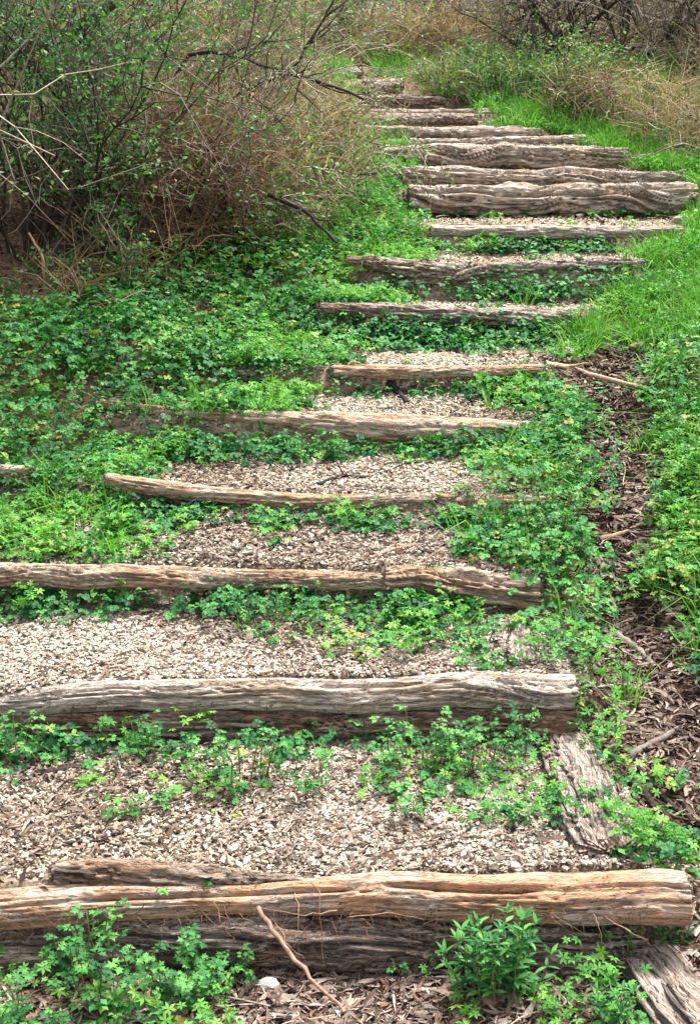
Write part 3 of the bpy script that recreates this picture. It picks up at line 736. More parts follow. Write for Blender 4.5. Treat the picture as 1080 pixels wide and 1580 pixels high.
for (n, y0, y1, s0, s1, pr, sd) in ((40000, 2.85, 4.3, .0035, .0105, True, 4), (130000, 2.85, 4.3, .0022, .0075, False, 5), (22000, 4.3, 6.6, .0045, .0115, True, 4), (95000, 4.3, 6.6, .0032, .008, False, 5), (60000, 6.6, 11.5, .0045, .0095, False, 5)):
    x = rng.uniform(-1.9, 2.5, n); y = rng.uniform(y0, y1, n); k = on_path(x, y) & in_view(x, y, H(x, y, False)); x, y = x[k], y[k]; n = len(x)
    s = s0 + (s1 - s0) * rng.uniform(0, 1, n) ** 2.6
    tone = np.clip(rng.uniform(0, 1, n) ** .9 + 1.1 * fbm(x * 1.7, y * 1.7, o=3, s=31), 0, 1)
    flakes(ch, x, y, s, rng.uniform(1, 2.3, n), pr, .28, .011, tone, sd)
o = ch.build('gravel', M_CHIP, smooth=False); tag(o, 'pale wood chips and limestone crumbs covering the treads of the trail', 'gravel', kind='stuff')
# litter off the path
lt = Acc(); n = 75000
x = rng.uniform(-3.4, 3.6, n); y = rng.uniform(2.0, 12.8, n); k = ~on_path(x, y) & in_view(x, y, H(x, y, False)) & (rng.uniform(0, 1, n) < np.clip(1.4 - y * .09, .2, 1)); x, y = x[k], y[k]; n = len(x)
flakes(lt, x, y, rng.uniform(.003, .0105, n) * (1 + .03 * y), rng.uniform(1, 3.2, n), False, .5, .02, np.clip(rng.normal(.42, .25, n), 0, 1), 5)
# curled shreds: front strip, gully, and a few on the treads
def shreds(acc, x, y, L, w, tone, lift=.012, segs=4):
    n = len(x); z = H(x, y) + rng.uniform(.002, lift, n); yaw = rng.uniform(0, 6.28, n)
    t = np.linspace(-.5, .5, segs); cur = rng.normal(0, .5, n)[:, None]; arch = rng.uniform(-.1, .35, n)[:, None]
    X = t[None] * L[:, None]; Y = cur * (t[None] ** 2) * L[:, None]; Z = arch * (.25 - t[None] ** 2) * L[:, None]
    c, s_ = np.cos(yaw)[:, None], np.sin(yaw)[:, None]
    Cn = np.stack([X * c - Y * s_, X * s_ + Y * c, Z + rng.normal(0, .15, n)[:, None] * X], -1) + np.stack([x, y, z], -1)[:, None]
    nr_ = np.stack([-s_ + 0 * X, c + 0 * X, rng.normal(0, .6, n)[:, None] + 0 * X], -1) * (w[:, None] * (1 - (2 * np.abs(t)) ** 3 * .6)[None])[..., None]
    V = np.stack([Cn - nr_, Cn + nr_], 2).reshape(n, -1, 3)
    F1 = np.array([(2 * k, 2 * k + 1, 2 * k + 3, 2 * k + 2) for k in range(segs - 1)])
    acc.add(V.reshape(-1, 3), (F1[None] + (np.arange(n) * segs * 2)[:, None, None]).reshape(-1, 4), np.repeat(tone, segs * 2))
n = 16000; x = rng.uniform(-1.3, 1.5, n); y = rng.uniform(2.1, SY[0] - .03, n)
shreds(lt, x, y, rng.uniform(.02, .09, n), rng.uniform(.0012, .006, n), rng.uniform(.05, 1, n))
n = 9000; y = rng.uniform(3.0, 7.2, n); x = np.interp(y, SY, XR) + rng.normal(.36, .17, n)
shreds(lt, x, y, rng.uniform(.02, .10, n), rng.uniform(.0015, .006, n), np.clip(rng.normal(.4, .22, n), 0, 1), .02)
n = 30000; x = rng.uniform(-1.8, 1.2, n); y = rng.uniform(2.8, 5.2, n); k = on_path(x, y) & (rng.uniform(0, 1, n) < .25 + .75 * (fbm(x * 2, y * 2, s=5) > -.02)); x, y = x[k], y[k]; n = len(x)
shreds(lt, x, y, rng.uniform(.012, .055, n), rng.uniform(.001, .004, n), np.clip(rng.normal(.5, .25, n), 0, 1), .02)
o = lt.build('leaf_litter', M_SHRED, smooth=False); tag(o, 'brown dead leaves and shredded bark lying in the gully and in front of the steps', 'leaf litter', kind='stuff')

# ------------------------------------------------------------------ distinct plants
def leaf_mesh(name, tmpl):
    V, F = tmpl; me = bpy.data.meshes.new(name); me.from_pydata(V.tolist(), [], F.tolist()); me.materials.append(M_PLANT)
    for p in me.polygons: p.use_smooth = True
    return me
def lance():
    y = np.linspace(0, 1, 5); w = np.array([.02, .13, .15, .09, 0.0])
    V = []; 
    for a, b_ in zip(y, w): V += [(-b_, a, -.12 * a * a + b_ * .3), (0, a, -.12 * a * a), (b_, a, -.12 * a * a + b_ * .3)]
    F = []
    for k in range(4):
        i = 3 * k; F += [(i, i + 1, i + 4, i + 3), (i + 1, i + 2, i + 5, i + 4)]
    return np.array(V), np.array(F)
LM = [leaf_mesh('leaf', T_TERN), leaf_mesh('leaf', T_TERN2)]
LL = [leaf_mesh('leaf', lance())]
def place_leaf(me, root, P, yaw, tilt, roll, s):
    o = bpy.data.objects.new('leaf', me); COL.objects.link(o); o.parent = root
    o.location = P; o.rotation_euler = Euler((tilt, roll, yaw), 'XYZ'); o.scale = (s, s, s); return o
def herb(x0, x1, yb, yt, label, n=45, leaf=.06, cat='plant', name='leafy_plant', hang=0):
    """bushy herb seen between columns x0..x1 from row yb (its foot) up to row yt"""
    B, z = ground_at((x0 + x1) / 2, yb)
    w = (x1 - x0) / FPX * z / 2; h = (yb - yt) / FPX * z * .95
    root = empty(name, B); tag(root, label, cat)
    st = Acc(); rg = np.random.default_rng(abs(hash((x0, yb))) % 99999 if False else int(x0 * 7 + yb))
    n = int(n * 1.3); ns = max(5, n // 6); tips = []
    for k in range(ns):
        a = rg.uniform(0, 6.28); q = math.sqrt(rg.uniform(0, 1)); hh = h * rg.uniform(.45, 1.05) * math.sqrt(max(.1, 1 - .6 * q * q))
        base = np.array([math.cos(a) * w * q * .75, math.sin(a) * min(w, .09) * q * .7, 0])
        base[2] = H(B[0] + base[0], B[1] + base[1]) - B[2]
        top = base + np.array([math.cos(a) * w * .28, math.sin(a) * .04 - .02, hh])
        midp = (base + top) / 2 + rg.normal(0, .012, 3)
        P = np.array([base, (base * .5 + midp * .5), midp, (midp + top) / 2 + rg.normal(0, .008, 3), top])
        tube(st, P, np.linspace(.0026, .0012, 5), 4, rg.uniform(0, 1)); tips.append(P)
    for k in range(n):
        P = tips[k % ns]; t = 1.0 if k < ns else rg.uniform(.35, 1.0)
        f = t * 4; i = min(3, int(f)); p = P[i] + (P[i + 1] - P[i]) * (f - i)
        ya = rg.uniform(0, 6.28); s = .76 * leaf * rg.uniform(.6, 1.25) * (.9 if t == 1 else 1)
        place_leaf(LM[k % 2], root, p, ya, rg.normal(.12, .3), rg.normal(0, .3), s)
    st.build('stem', M_STEM, root)['kind'] = 'stuff'
    return root
def willowherb(x0, x1, yb, yt, label, stems=12, whorls=7, leaf=.045):
    B, z = ground_at((x0 + x1) / 2, yb); w = (x1 - x0) / FPX * z / 2; h = (yb - yt) / FPX * z * .95
    root = empty('leafy_plant', B); tag(root, label, 'plant'); st = Acc(); rg = np.random.default_rng(int(x0 * 3 + yb))
    for k in range(stems):
        a = rg.uniform(0, 6.28); q = math.sqrt(rg.uniform(0, 1)); hh = h * rg.uniform(.5, 1.05) * (1 - .25 * q)
        base = np.array([math.cos(a) * w * q * .6, math.sin(a) * .05 * q, 0]); top = base + np.array([math.cos(a) * w * .4 * q, -.01, hh])
        P = np.linspace(base, top, 6) + rg.normal(0, .004, (6, 3)); tube(st, P, np.linspace(.0025, .001, 6), 4, rg.uniform(0, 1))
        nw = max(3, int(whorls * hh / h))
        for j in range(nw):
            t = .25 + .75 * j / (nw - 1); f = t * 5; i = min(4, int(f)); p = P[i] + (P[i + 1] - P[i]) * (f - i)
            nl = 3 if t < .95 else 5
            for l in range(nl): place_leaf(LL[0], root, p, j * 1.1 + l * 6.28 / nl + rg.normal(0, .2), rg.normal(.25 if t < .95 else .7, .2), rg.normal(0, .2), leaf * (1.1 - .4 * t) * rg.uniform(.8, 1.2))
    st.build('stem', M_STEM, root)['kind'] = 'stuff'
    return root
herb(75, 215, 1535, 1370, 'tall lobed leafy plant at the left against the nearest step log', 85, .062)
herb(190, 345, 1540, 1405, 'bushy lobed plant right of the tallest leafy plant below the orange log', 80, .058)
herb(255, 325, 1490, 1372, 'spindly shoot with few leaves standing up before the orange log', 12, .05)
herb(290, 400, 1515, 1445, 'low dark leafy plant between the bushy plant and the diagonal stick', 40, .042)
herb(60, 330, 1600, 1530, 'low wide leafy plant at the bottom left edge of the picture', 70, .06)
herb(-40, 55, 1590, 1490, 'leafy plant cut off by the bottom left corner', 40, .055)
willowherb(680, 860, 1540, 1372, 'bushy plant with narrow pointed leaves before the nearest step log', 24, 8, .046)
willowherb(880, 1010, 1485, 1385, 'narrow leaved plant over the right part of the dark fibrous log', 11, 6, .036)
willowherb(915, 975, 1580, 1470, 'slim narrow leaved shoot left of the corner timber', 7, 7, .036)
willowherb(1000, 1062, 1470, 1385, 'small narrow leaved plant at the sawn right end of the orange log', 6, 6, .034)
herb(660, 700, 1480, 1420, 'small lobed seedling just left of the narrow leaved bush', 9, .04)
herb(580, 640, 1500, 1462, 'tiny seedling under the dark fibrous log', 8, .035)
herb(-30, 90, 1185, 1065, 'leafy plant at the left end of the second step', 55, .058)
herb(85, 190, 1160, 1090, 'sparse leafy plant before the left part of the second step', 16, .05)
herb(180, 300, 1180, 1068, 'leafy plant climbing the second step left of centre', 38, .055)
herb(300, 440, 1205, 1085, 'straggly leafy plant before the middle of the second step', 44, .055)
herb(400, 520, 1215, 1130, 'low leafy plant spreading right of the straggly one', 30, .05)
herb(575, 690, 1185, 1068, 'lobed leafy plant at the left of the big clump on the second step', 50, .058)
herb(660, 790, 1190, 1065, 'fullest lobed leafy plant of the big clump on the second step', 60, .06)
herb(760, 835, 1170, 1078, 'lobed leafy plant at the right of the big clump near the sawn end', 26, .055)
herb(810, 890, 1150, 1088, 'light leafy sprig crossing the sawn right end of the second step', 12, .05)
herb(600, 760, 1255, 1190, 'low leafy plant spreading over the chips below the big clump', 34, .048)
herb(170, 275, 1245, 1200, 'small isolated leafy plant on the first tread', 22, .045)
herb(330, 500, 968, 885, 'broad leafy clump under the middle of the third step', 75, .05)
herb(560, 650, 950, 892, 'dark leafy plant at the left end of the short thick log', 34, .045)
herb(640, 770, 995, 935, 'light green leafy plant below the short thick log', 44, .048)
herb(165, 260, 930, 882, 'leafy plant before the left part of the third step', 34, .045)
herb(30, 120, 940, 900, 'low leafy plant near the left edge under the third step', 26, .045)
herb(700, 790, 1040, 1012, 'low fresh green plant beside the small side timber', 18, .04)
herb(450, 530, 712, 652, 'round dark green leafy clump under the bulging log', 44, .05)
herb(535, 590, 700, 662, 'small leafy plant in the middle of the fifth step face', 16, .05)
herb(640, 720, 705, 655, 'leafy plant on the right face of the bulging log', 34, .05)
herb(700, 790, 708, 645, 'leafy plant covering the right end of the bulging log', 40, .05)
herb(620, 660, 592, 568, 'small green tuft on the sixth step log', 14, .045)
herb(790, 900, 830, 720, 'tall light green plant right of the fourth step', 60, .06)
herb(900, 975, 960, 885, 'broad bright leafed plant beside the gully', 18, .075)
herb(880, 960, 1260, 1170, 'leafy plant at the left edge of the gully beside the silvery timber', 24, .05)
herb(990, 1080, 1290, 1230, 'leafy plant at the right edge beside crossing dark sticks', 24, .055)

# ------------------------------------------------------------------ sticks and stones
M_STICK = [rnd_mat('dark_stick_bark', [(.03, .022, .018), (.07, .05, .04)]), rnd_mat('grey_stick_bark', [(.16, .13, .11), (.27, .22, .18)]), rnd_mat('tan_stick_bark', [(.30, .19, .12), (.45, .32, .22)]), rnd_mat('red_stick_bark', [(.16, .085, .06), (.32, .19, .14)])]
def stick(pts, w, mi, label, forks=0, zs=None, name='fallen_stick', seed=0, lift=.012):
    """pts: pixels; if no depths given the stick lies on the ground"""
    P = []
    for k, (a, b_) in enumerate(pts):
        if zs is None: q, z = ground_at(a, b_); q = q + np.array([0, 0, lift]); 
        else: q = unp(a, b_, zs[k]); z = zs[k]
        P.append(q)
    P = np.array(P); t = np.linspace(0, 1, 14); tt = np.linspace(0, 1, len(P))
    P = np.stack([np.interp(t, tt, P[:, i]) for i in range(3)], -1)
    rg = np.random.default_rng(seed + abs(int(pts[0][0]))); ln = np.linalg.norm(P[-1] - P[0])
    P[1:-1] += rg.normal(0, .008 * ln, (12, 3)) * np.array([1, 1, .5])
    if zs is None: P[:, 2] = np.maximum(P[:, 2], H(P[:, 0], P[:, 1]) + lift * .6)
    rad = w / FPX * z
    B = P[0].copy(); P = P - B
    root = empty(name, B); tag(root, label, 'stick' if name == 'fallen_stick' else 'branch')
    a = Acc(); tube(a, P, np.linspace(rad, rad * .55, 14) * rg.uniform(.85, 1.15, 14), 7, rg.uniform(.2, .8)); a.build('main_stem', M_STICK[mi], root)
    for k in range(forks):
        i = rg.integers(3, 12); d = P[i + 1] - P[i]; d /= np.linalg.norm(d)
        d = d + rg.normal(0, .6, 3) * np.array([1, .6, 1]); L = ln * rg.uniform(.12, .35)
        q = walk(P[i], d, L, 7, .14, 0, rg)
        if zs is None: q[:, 2] = np.maximum(q[:, 2], H(q[:, 0] + B[0], q[:, 1] + B[1]) - B[2] + .006)
        f = Acc(); tube(f, q, np.linspace(rad * .55, rad * .2, 7), 5, .5); f.build('twig', M_STICK[mi], root)
    return root
z1 = zd(1355)
stick([(398, 1400), (450, 1475), (532, 1562)], 4.6, 3, 'reddish stick leaning diagonally down from the orange log', 0, [z1 - .07, z1 - .16, z1 - .30])
stick([(212, 818), (270, 795), (345, 785)], 4, 1, 'grey dead stick on the green carpet above the third step', 2)
stick([(490, 752), (530, 738), (565, 742), (640, 715)], 3, 0, 'dark crooked twig on the chips above the fourth step', 2)
stick([(925, 838), (965, 828), (1012, 800)], 5, 2, 'tan stick in the gully right of the third step', 0)
stick([(840, 566), (900, 580), (1000, 605)], 6, 2, 'long brown stick across the top of the gully', 2)
stick([(960, 1180), (990, 1160), (1050, 1128)], 7, 1, 'thick pale curved stick lying right of the second step', 1)
stick([(965, 1205), (1010, 1250), (1090, 1325)], 8, 0, 'long dark stick running out of the right edge', 3)
stick([(985, 1190), (1040, 1255), (1090, 1290)], 6, 0, 'second dark stick crossing at the right edge above the long one', 2)
stick([(950, 985), (985, 1010), (1010, 1035)], 8, 1, 'short grey branch piece in the gully', 0)
stick([(930, 1015), (955, 1035), (985, 1052)], 8, 0, 'short black branch piece in the gully below the grey one', 1)
stick([(940, 855), (975, 870), (990, 885)], 5, 0, 'small dark twig below the tan stick in the gully', 0)
stick([(888, 338), (912, 335), (930, 345)], 4, 1, 'small forked twig before the thickest log', 2)
stick([(55, 1200), (90, 1195), (125, 1188)], 6, 0, 'dark bark piece on the first tread near the left edge', 0)
stick([(95, 1308), (150, 1305), (200, 1308)], 3, 0, 'thin dark twig on chips above the forked limb', 0)
stick([(640, 845), (600, 855), (560, 870)], 3, 2, 'thin tan twig on the chips above the third step', 1)
stick([(935, 915), (950, 950), (940, 990)], 4, 1, 'upright leaning grey twig in the gully', 2)
stick([(745, 1160), (790, 1195), (830, 1205)], 3, 2, 'thin reddish twig under the big leafy clump', 0)
stick([(600, 600), (618, 612), (628, 625)], 7, 0, 'small dark root stub on the fifth tread', 2)
stick([(860, 700), (880, 740), (900, 790)], 3, 1, 'thin stick under the leaves left of the gully', 0)
z4 = zd(330)
stick([(415, 300), (470, 325), (520, 375)], 4, 0, 'dark dead twig over the green slope left of the thickest log', 5, [7.6, 7.5, 7.4])

def stone(px, py, rpx, col, label, seed, ofs=0, zz=None, flat=.6):
    if zz is None: B, z = ground_at(px, py)
    else: B = unp(px, py, zz); z = zz
    r = rpx / FPX * z; nu, nv = 16, 10
    u = np.linspace(0, 2 * math.pi, nu, endpoint=False); v = np.linspace(.02, math.pi - .02, nv); U, V_ = np.meshgrid(u, v)
    D = np.stack([np.cos(U) * np.sin(V_), np.sin(U) * np.sin(V_), np.cos(V_)], -1)
    rad = r * (1 + .7 * fbm(D[..., 0] * 1.6 + seed, D[..., 1] * 1.6, D[..., 2] * 1.6, o=3, s=seed))
    P = D * rad[..., None] * np.array([1.25, .9, flat]); P[..., 2] += r * flat * .5
    i = np.arange(nv - 1)[:, None] * nu; j = np.arange(nu)[None]; k = (j + 1) % nu
    F = np.stack([i + j, i + nu + j, i + nu + k, i + k], -1).reshape(-1, 4)
    a = Acc(); a.add(P, F, rng.uniform(.2, .8)); o = a.build('stone', col, smooth=False); o.location = B; return tag(o, label, 'stone')
M_STONE = rnd_mat('limestone', [(.30, .27, .235), (.46, .42, .37)], var=.35, nsc=45)
M_STONE3 = rnd_mat('grey_rock', [(.16, .15, .135), (.28, .26, .23)], var=.5, nsc=35)
M_STONE2 = rnd_mat('brown_stone', [(.20, .12, .085), (.3, .2, .15)], var=.35, nsc=45)
stone(415, 1527, 13, M_STONE, 'white angular stone below the dark log beside the diagonal stick', 3, flat=.8)
stone(958, 1478, 13, M_STONE, 'cream stone at the top end of the corner timber', 5)
stone(1068, 1440, 11, M_STONE, 'pale lichen covered stone at the right edge by the orange log', 6)
stone(757, 1548, 13, M_STONE2, 'reddish brown stone at the foot of the narrow leaved bush', 8)
stone(450, 1575, 11, M_STONE, 'pale stone at the bottom edge of the picture', 9)
stone(875, 548, 12, M_STONE, 'pale stone in the leaves right of the seventh step', 12)
stone(990, 540, 15, M_STONE2, 'tan rock on the right bank above the gully', 14)
stone(1050, 343, 11, M_STONE, 'pale stone at the right end of the ninth step', 15)
stone(1012, 778, 10, M_STONE, 'small pale stone in the gully by the tan stick', 16)
stone(240, 1052, 9, M_STONE, 'buff pebble on the tread behind the second step', 17)
stone(538, 117, 17, M_STONE3, 'grey boulder at the top of the stairs', 18, zz=zd(112), flat=.45)
stone(740, 870, 7, M_STONE2, 'small brown stone on the tread above the short thick log', 19)

# hanging fibres and peeled bark on the first log
M_FIB = rnd_mat('peeling_bark_fibre', [(.10, .055, .035), (.24, .135, .085), (.36, .25, .17)])
inv = log1.matrix_world.inverted()
def fibre(pts, w, name='bark_strip', r=.5):
    P = [unp(a, b_, z1 - d) for a, b_, d in pts]; P = np.array([inv @ Vector(p) for p in P])
    t = np.linspace(0, 1, 9); tt = np.linspace(0, 1, len(P)); P = np.stack([np.interp(t, tt, P[:, i]) for i in range(3)], -1)
    P[1:-1] += rng.normal(0, .0025, (7, 3))
    a = Acc(); tube(a, P, np.linspace(w, w * .25, 9) / FPX * z1 * .6, 4, r); a.build(name, M_FIB, log1)
for pts, w in (([(330,1392,.06),(340,1420,.08),(365,1455,.08)],2.2), ([(345,1395,.06),(355,1425,.08),(362,1460,.08)],1.5),
   ([(455,1378,.04),(462,1400,.07),(458,1440,.08),(462,1470,.08)],1.6), ([(480,1362,.03),(496,1375,.06),(492,1400,.08),(498,1440,.08),(500,1490,.09)],2.2),
   ([(440,1470,.10),(470,1440,.1),(490,1405,.08)],1.5), ([(540,1415,.07),(600,1408,.075),(655,1420,.08)],2.0),
   ([(425,1425,.08),(445,1460,.1),(470,1480,.1)],2.2), ([(560,1430,.08),(575,1450,.09),(590,1430,.08)],1.5),
   ([(930,1412,.07),(970,1440,.09),(1000,1450,.09)],2.6), ([(915,1410,.07),(925,1430,.09),(928,1455,.09)],1.8),
   ([(945,1425,.08),(985,1445,.09),(1010,1460,.1)],2.0), ([(620,1410,.07),(640,1440,.085),(635,1460,.085)],1.5),
   ([(210,1410,.07),(225,1395,.075),(330,1392,.07)],2.0), ([(520,1405,.075),(470,1412,.08),(400,1400,.075)],2.0)):
    fibre(pts, w, r=rng.uniform(0, 1))
fz = Acc()
for k in range(130):
    a = rng.uniform(-20, 1040); y0 = 1408 + rng.uniform(-6, 10); L = rng.uniform(10, 45); dx = rng.normal(0, 25)
    P = [inv @ Vector(unp(a + dx * t, y0 + L * t, z1 - .072 - .012 * t)) for t in (0, .33, .66, 1)]
    P = np.array(P) + rng.normal(0, .003, (4, 3)); tube(fz, P, np.array([.0007, .0006, .0004, .0002]), 3, rng.uniform(0, 1))
o = fz.build('bark_fibre', M_FIB, log1); o['kind'] = 'stuff'

# ------------------------------------------------------------------ shrubs and thicket
M_TWIG = rnd_mat('grey_brown_twigs', [(.10, .075, .06), (.19, .15, .115), (.30, .245, .19), (.42, .35, .28)])
M_TWIG_DARK = rnd_mat('dark_twigs', [(.035, .026, .02), (.08, .06, .045), (.16, .125, .10)])
M_DRY = leaf_mat('dry_tan_grass', [(.17, .115, .07), (.31, .215, .13), (.44, .33, .21), (.54, .44, .30)], trans=.2, rough=.8, spec=.15)
M_DRYRED = leaf_mat('dry_russet_leaves', [(.15, .085, .05), (.27, .165, .10), (.40, .275, .175)], trans=.2, rough=.8, spec=.15)
M_SHLEAF = leaf_mat('small_shrub_leaves', [(.025, .10, .035), (.045, .16, .05), (.08, .22, .06), (.16, .30, .07)], trans=.35, rough=.6, spec=.2)
M_SHLEAF2 = leaf_mat('pale_shrub_leaves', [(.06, .15, .035), (.10, .21, .05), (.16, .27, .075), (.23, .32, .11)], trans=.3)

def woody(height, spread, stems, kids, seed, grav=-.02, thick=.010, leafn=0, leafsz=.02, twig_mat=M_TWIG, leafmat=None, low=.0, wig=.16, name='shrub', dry=0, drymat=None, dryL=.4, tall_leaf=1.0, lean=.9, nb=2):
    """a shrub as (branches, foliage, dry grass) meshes round the origin; returns an Empty with children"""
    rg = np.random.default_rng(seed); a = Acc(); tips = []
    root = empty(name, (0, 0, 0))
    for s in range(stems):
        az_ = rg.uniform(0, 6.28); ln = abs(rg.normal(0, .45)) * lean
        d = (math.cos(az_) * ln, math.sin(az_) * ln, 1)
        b0 = np.array([math.cos(az_), math.sin(az_), 0]) * rg.uniform(0, spread * .35); b0[2] = -.1
        L = height * rg.uniform(.6, 1.15)
        P = walk(b0, d, L, 12, wig, grav, rg); rd = thick * rg.uniform(.6, 1.3)
        tube(a, P, np.linspace(rd, rd * .25, 12), 4 if thick < .02 else 7, rg.uniform(0, 1)); 
        for k in range(kids):
            i = rg.integers(2, 12); i = min(i, 11)
            dd = (P[i] - P[i - 1]); dd /= np.linalg.norm(dd); dd = dd + rg.normal(0, .75, 3)
            Q = walk(P[i], dd, L * rg.uniform(.15, .5), 6, wig * 1.5, grav * 1.6, rg); tube(a, Q, np.linspace(rd * .42, rd * .12, 6), 3, rg.uniform(0, 1)); tips.append(Q)
            for m_ in range(nb):
                j = rg.integers(2, 6); d3 = (Q[j] - Q[j - 1]); d3 /= np.linalg.norm(d3) + 1e-9; d3 = d3 + rg.normal(0, .8, 3)
                S = walk(Q[j], d3, L * rg.uniform(.06, .22), 4, wig * 1.4, grav * 2, rg); tube(a, S, np.linspace(rd * .2, rd * .08, 4), 3, rg.uniform(0, 1)); tips.append(S)
    a.build('branches', twig_mat, root)
    if leafn:
        f = Acc(); T = np.concatenate(tips); k = rg.integers(0, len(T), leafn); P = T[k] + rg.normal(0, .02, (leafn, 3)); P = P[P[:, 2] > low * height]; n = len(P)
        put(f, T_OVAL, P, leafsz * rg.uniform(.6, 1.3, n), rg.uniform(0, 6.28, n), rg.normal(-.1, .6, n), rg.normal(0, .6, n), np.clip(rg.normal(.45, .25, n), 0, 1))
        f.build('foliage', leafmat, root)['kind'] = 'stuff'
    if dry:
        g_ = Acc(); aa = rg.uniform(0, 6.28, dry); q = np.sqrt(rg.uniform(0, 1, dry)) * spread
        base = np.stack([np.cos(aa) * q, np.sin(aa) * q, rg.uniform(0, 1, dry) ** 1.5 * height * .55], -1)
        nb_ = 5; bb = np.repeat(base, nb_, 0) + rg.normal(0, .03, (dry * nb_, 3)); n_ = len(bb); d_ = rg.normal(0, 1, (n_, 3)); d_[:, 2] = np.abs(d_[:, 2]) * .9 + .25
        d_ /= np.linalg.norm(d_, axis=1)[:, None]; Lb = dryL * rg.uniform(.4, 1.2, n_); t_ = np.linspace(0, 1, 4)
        Cn = bb[:, None] + d_[:, None] * (Lb[:, None] * t_)[..., None]; Cn[..., 2] -= rg.uniform(.0, .55, n_)[:, None] * t_ ** 2 * Lb[:, None]
        Cn += rg.normal(0, .0035, Cn.shape)
        sd_ = np.cross(d_, rg.normal(0, 1, (n_, 3))); sd_ /= np.linalg.norm(sd_, axis=1)[:, None]; ww = .0021 * (1 - t_ ** 2 * .8)[None, :, None] * rg.uniform(.6, 1.8, n_)[:, None, None]
        V_ = np.stack([Cn - sd_[:, None] * ww, Cn + sd_[:, None] * ww], 2).reshape(-1, 3)
        F1 = np.array([(2 * k, 2 * k + 1, 2 * k + 3, 2 * k + 2) for k in range(3)])
        g_.add(V_, (F1[None] + (np.arange(n_) * 8)[:, None, None]).reshape(-1, 4), np.repeat(np.clip(rg.normal(.5, .28, n_), 0, 1), 8)); g_.build('dry_grass', drymat or M_DRY, root)['kind'] = 'stuff'
    return root
def place(root, px, py, z=None, label='', cat='shrub', group=None, rz=None, s=1.0, ground=True):
    if z is None: B, z = ground_at(px, py)
    else:
        B = unp(px, py, z)
        if ground: B[2] = H(B[0], B[1])
    root.location = B; root.rotation_euler.z = rng.uniform(0, 6.28) if rz is None else rz; root.scale = (s, s, s)
    tag(root, label, cat, group)
    return root
def dup(root, **k):
    r = root.copy(); COL.objects.link(r)
    for ch_ in list(root.children):
        c_ = ch_.copy(); COL.objects.link(c_); c_.parent = r
    return r
# left bank
place(woody(2.1, .5, 16, 18, 101, lean=.55, thick=.011, leafn=8500, leafsz=.030, twig_mat=M_TWIG_DARK, leafmat=M_SHLEAF, low=.12), 40, 440, 7.3, 'evergreen shrub with small dark leaves at the left edge')
place(woody(1.9, .4, 14, 18, 102, lean=.4, thick=.010, leafn=6000, leafsz=.030, twig_mat=M_TWIG_DARK, leafmat=M_SHLEAF, low=.15), 125, 400, 7.6, 'evergreen shrub with round leaves right of the darkest one')
place(woody(1.5, .5, 16, 18, 103, leafn=2400, leafsz=.025, leafmat=M_SHLEAF2, dry=700, drymat=M_DRYRED, wig=.24, nb=3), 245, 370, 7.9, 'brown tangle of twigs and dead leaves left of the dry grass mound')
place(woody(1.15, .5, 16, 18, 104, leafn=3000, leafsz=.025, leafmat=M_DRYRED, dry=800, drymat=M_DRYRED, dryL=.35, wig=.26, nb=3), 300, 345, 8.0, 'russet mound of dead stems above the leafy bank')
place(woody(1.2, .55, 14, 16, 105, leafn=3000, leafsz=.032, leafmat=M_SHLEAF2, dry=420, dryL=.35, wig=.22, nb=3), 390, 320, 8.4, 'tan grass mound mixed with pale green leaves')
place(woody(1.0, .4, 12, 14, 106, lean=.6, leafn=1800, leafsz=.028, leafmat=M_SHLEAF2, dry=900, dryL=.35, wig=.24), 450, 290, 9.0, 'dry golden grass mound left of the upper steps')
place(woody(.8, .28, 10, 12, 107, lean=.5, leafn=600, leafsz=.028, leafmat=M_SHLEAF2, dry=850, dryL=.36, wig=.24), 490, 268, 9.5, 'dry drooping grass clump touching the upper log ends')
place(woody(.65, .3, 8, 10, 108, lean=.5, leafn=500, leafsz=.028, leafmat=M_SHLEAF2, dry=500, dryL=.3, wig=.24), 480, 215, 10.6, 'pale dry grass clump behind the drooping clump')
place(woody(2.2, .8, 16, 18, 109, leafn=4200, leafsz=.032, leafmat=M_SHLEAF2, dry=350, wig=.2), 340, 250, 9.6, 'tall twiggy shrub behind the russet mound')
place(woody(2.2, .8, 16, 18, 110, leafn=4500, leafsz=.032, leafmat=M_SHLEAF2, dry=300, wig=.2), 200, 260, 9.2, 'tall leafy thicket shrub behind the evergreens')
place(woody(1.6, .6, 14, 14, 111, lean=.6, leafn=2200, leafsz=.032, leafmat=M_SHLEAF2, dry=260, wig=.2), 400, 210, 11.0, 'grey twiggy shrub behind the golden grass mound')
place(woody(.45, .35, 8, 8, 112, leafn=1500, leafsz=.03, leafmat=M_SHLEAF, dry=30, drymat=M_DRYRED), 115, 440, 6.9, 'low dark shrub at the foot of the evergreens')
place(woody(.5, .3, 8, 8, 113, leafn=1400, leafsz=.028, leafmat=M_SHLEAF2), 400, 345, 7.9, 'low pale green bush on the left bank')
place(woody(.6, .35, 8, 10, 114, leafn=1500, leafsz=.028, leafmat=M_SHLEAF, dry=60, drymat=M_DRYRED, wig=.24), 215, 390, 7.3, 'low twiggy bush with dull leaves before the brown tangle')
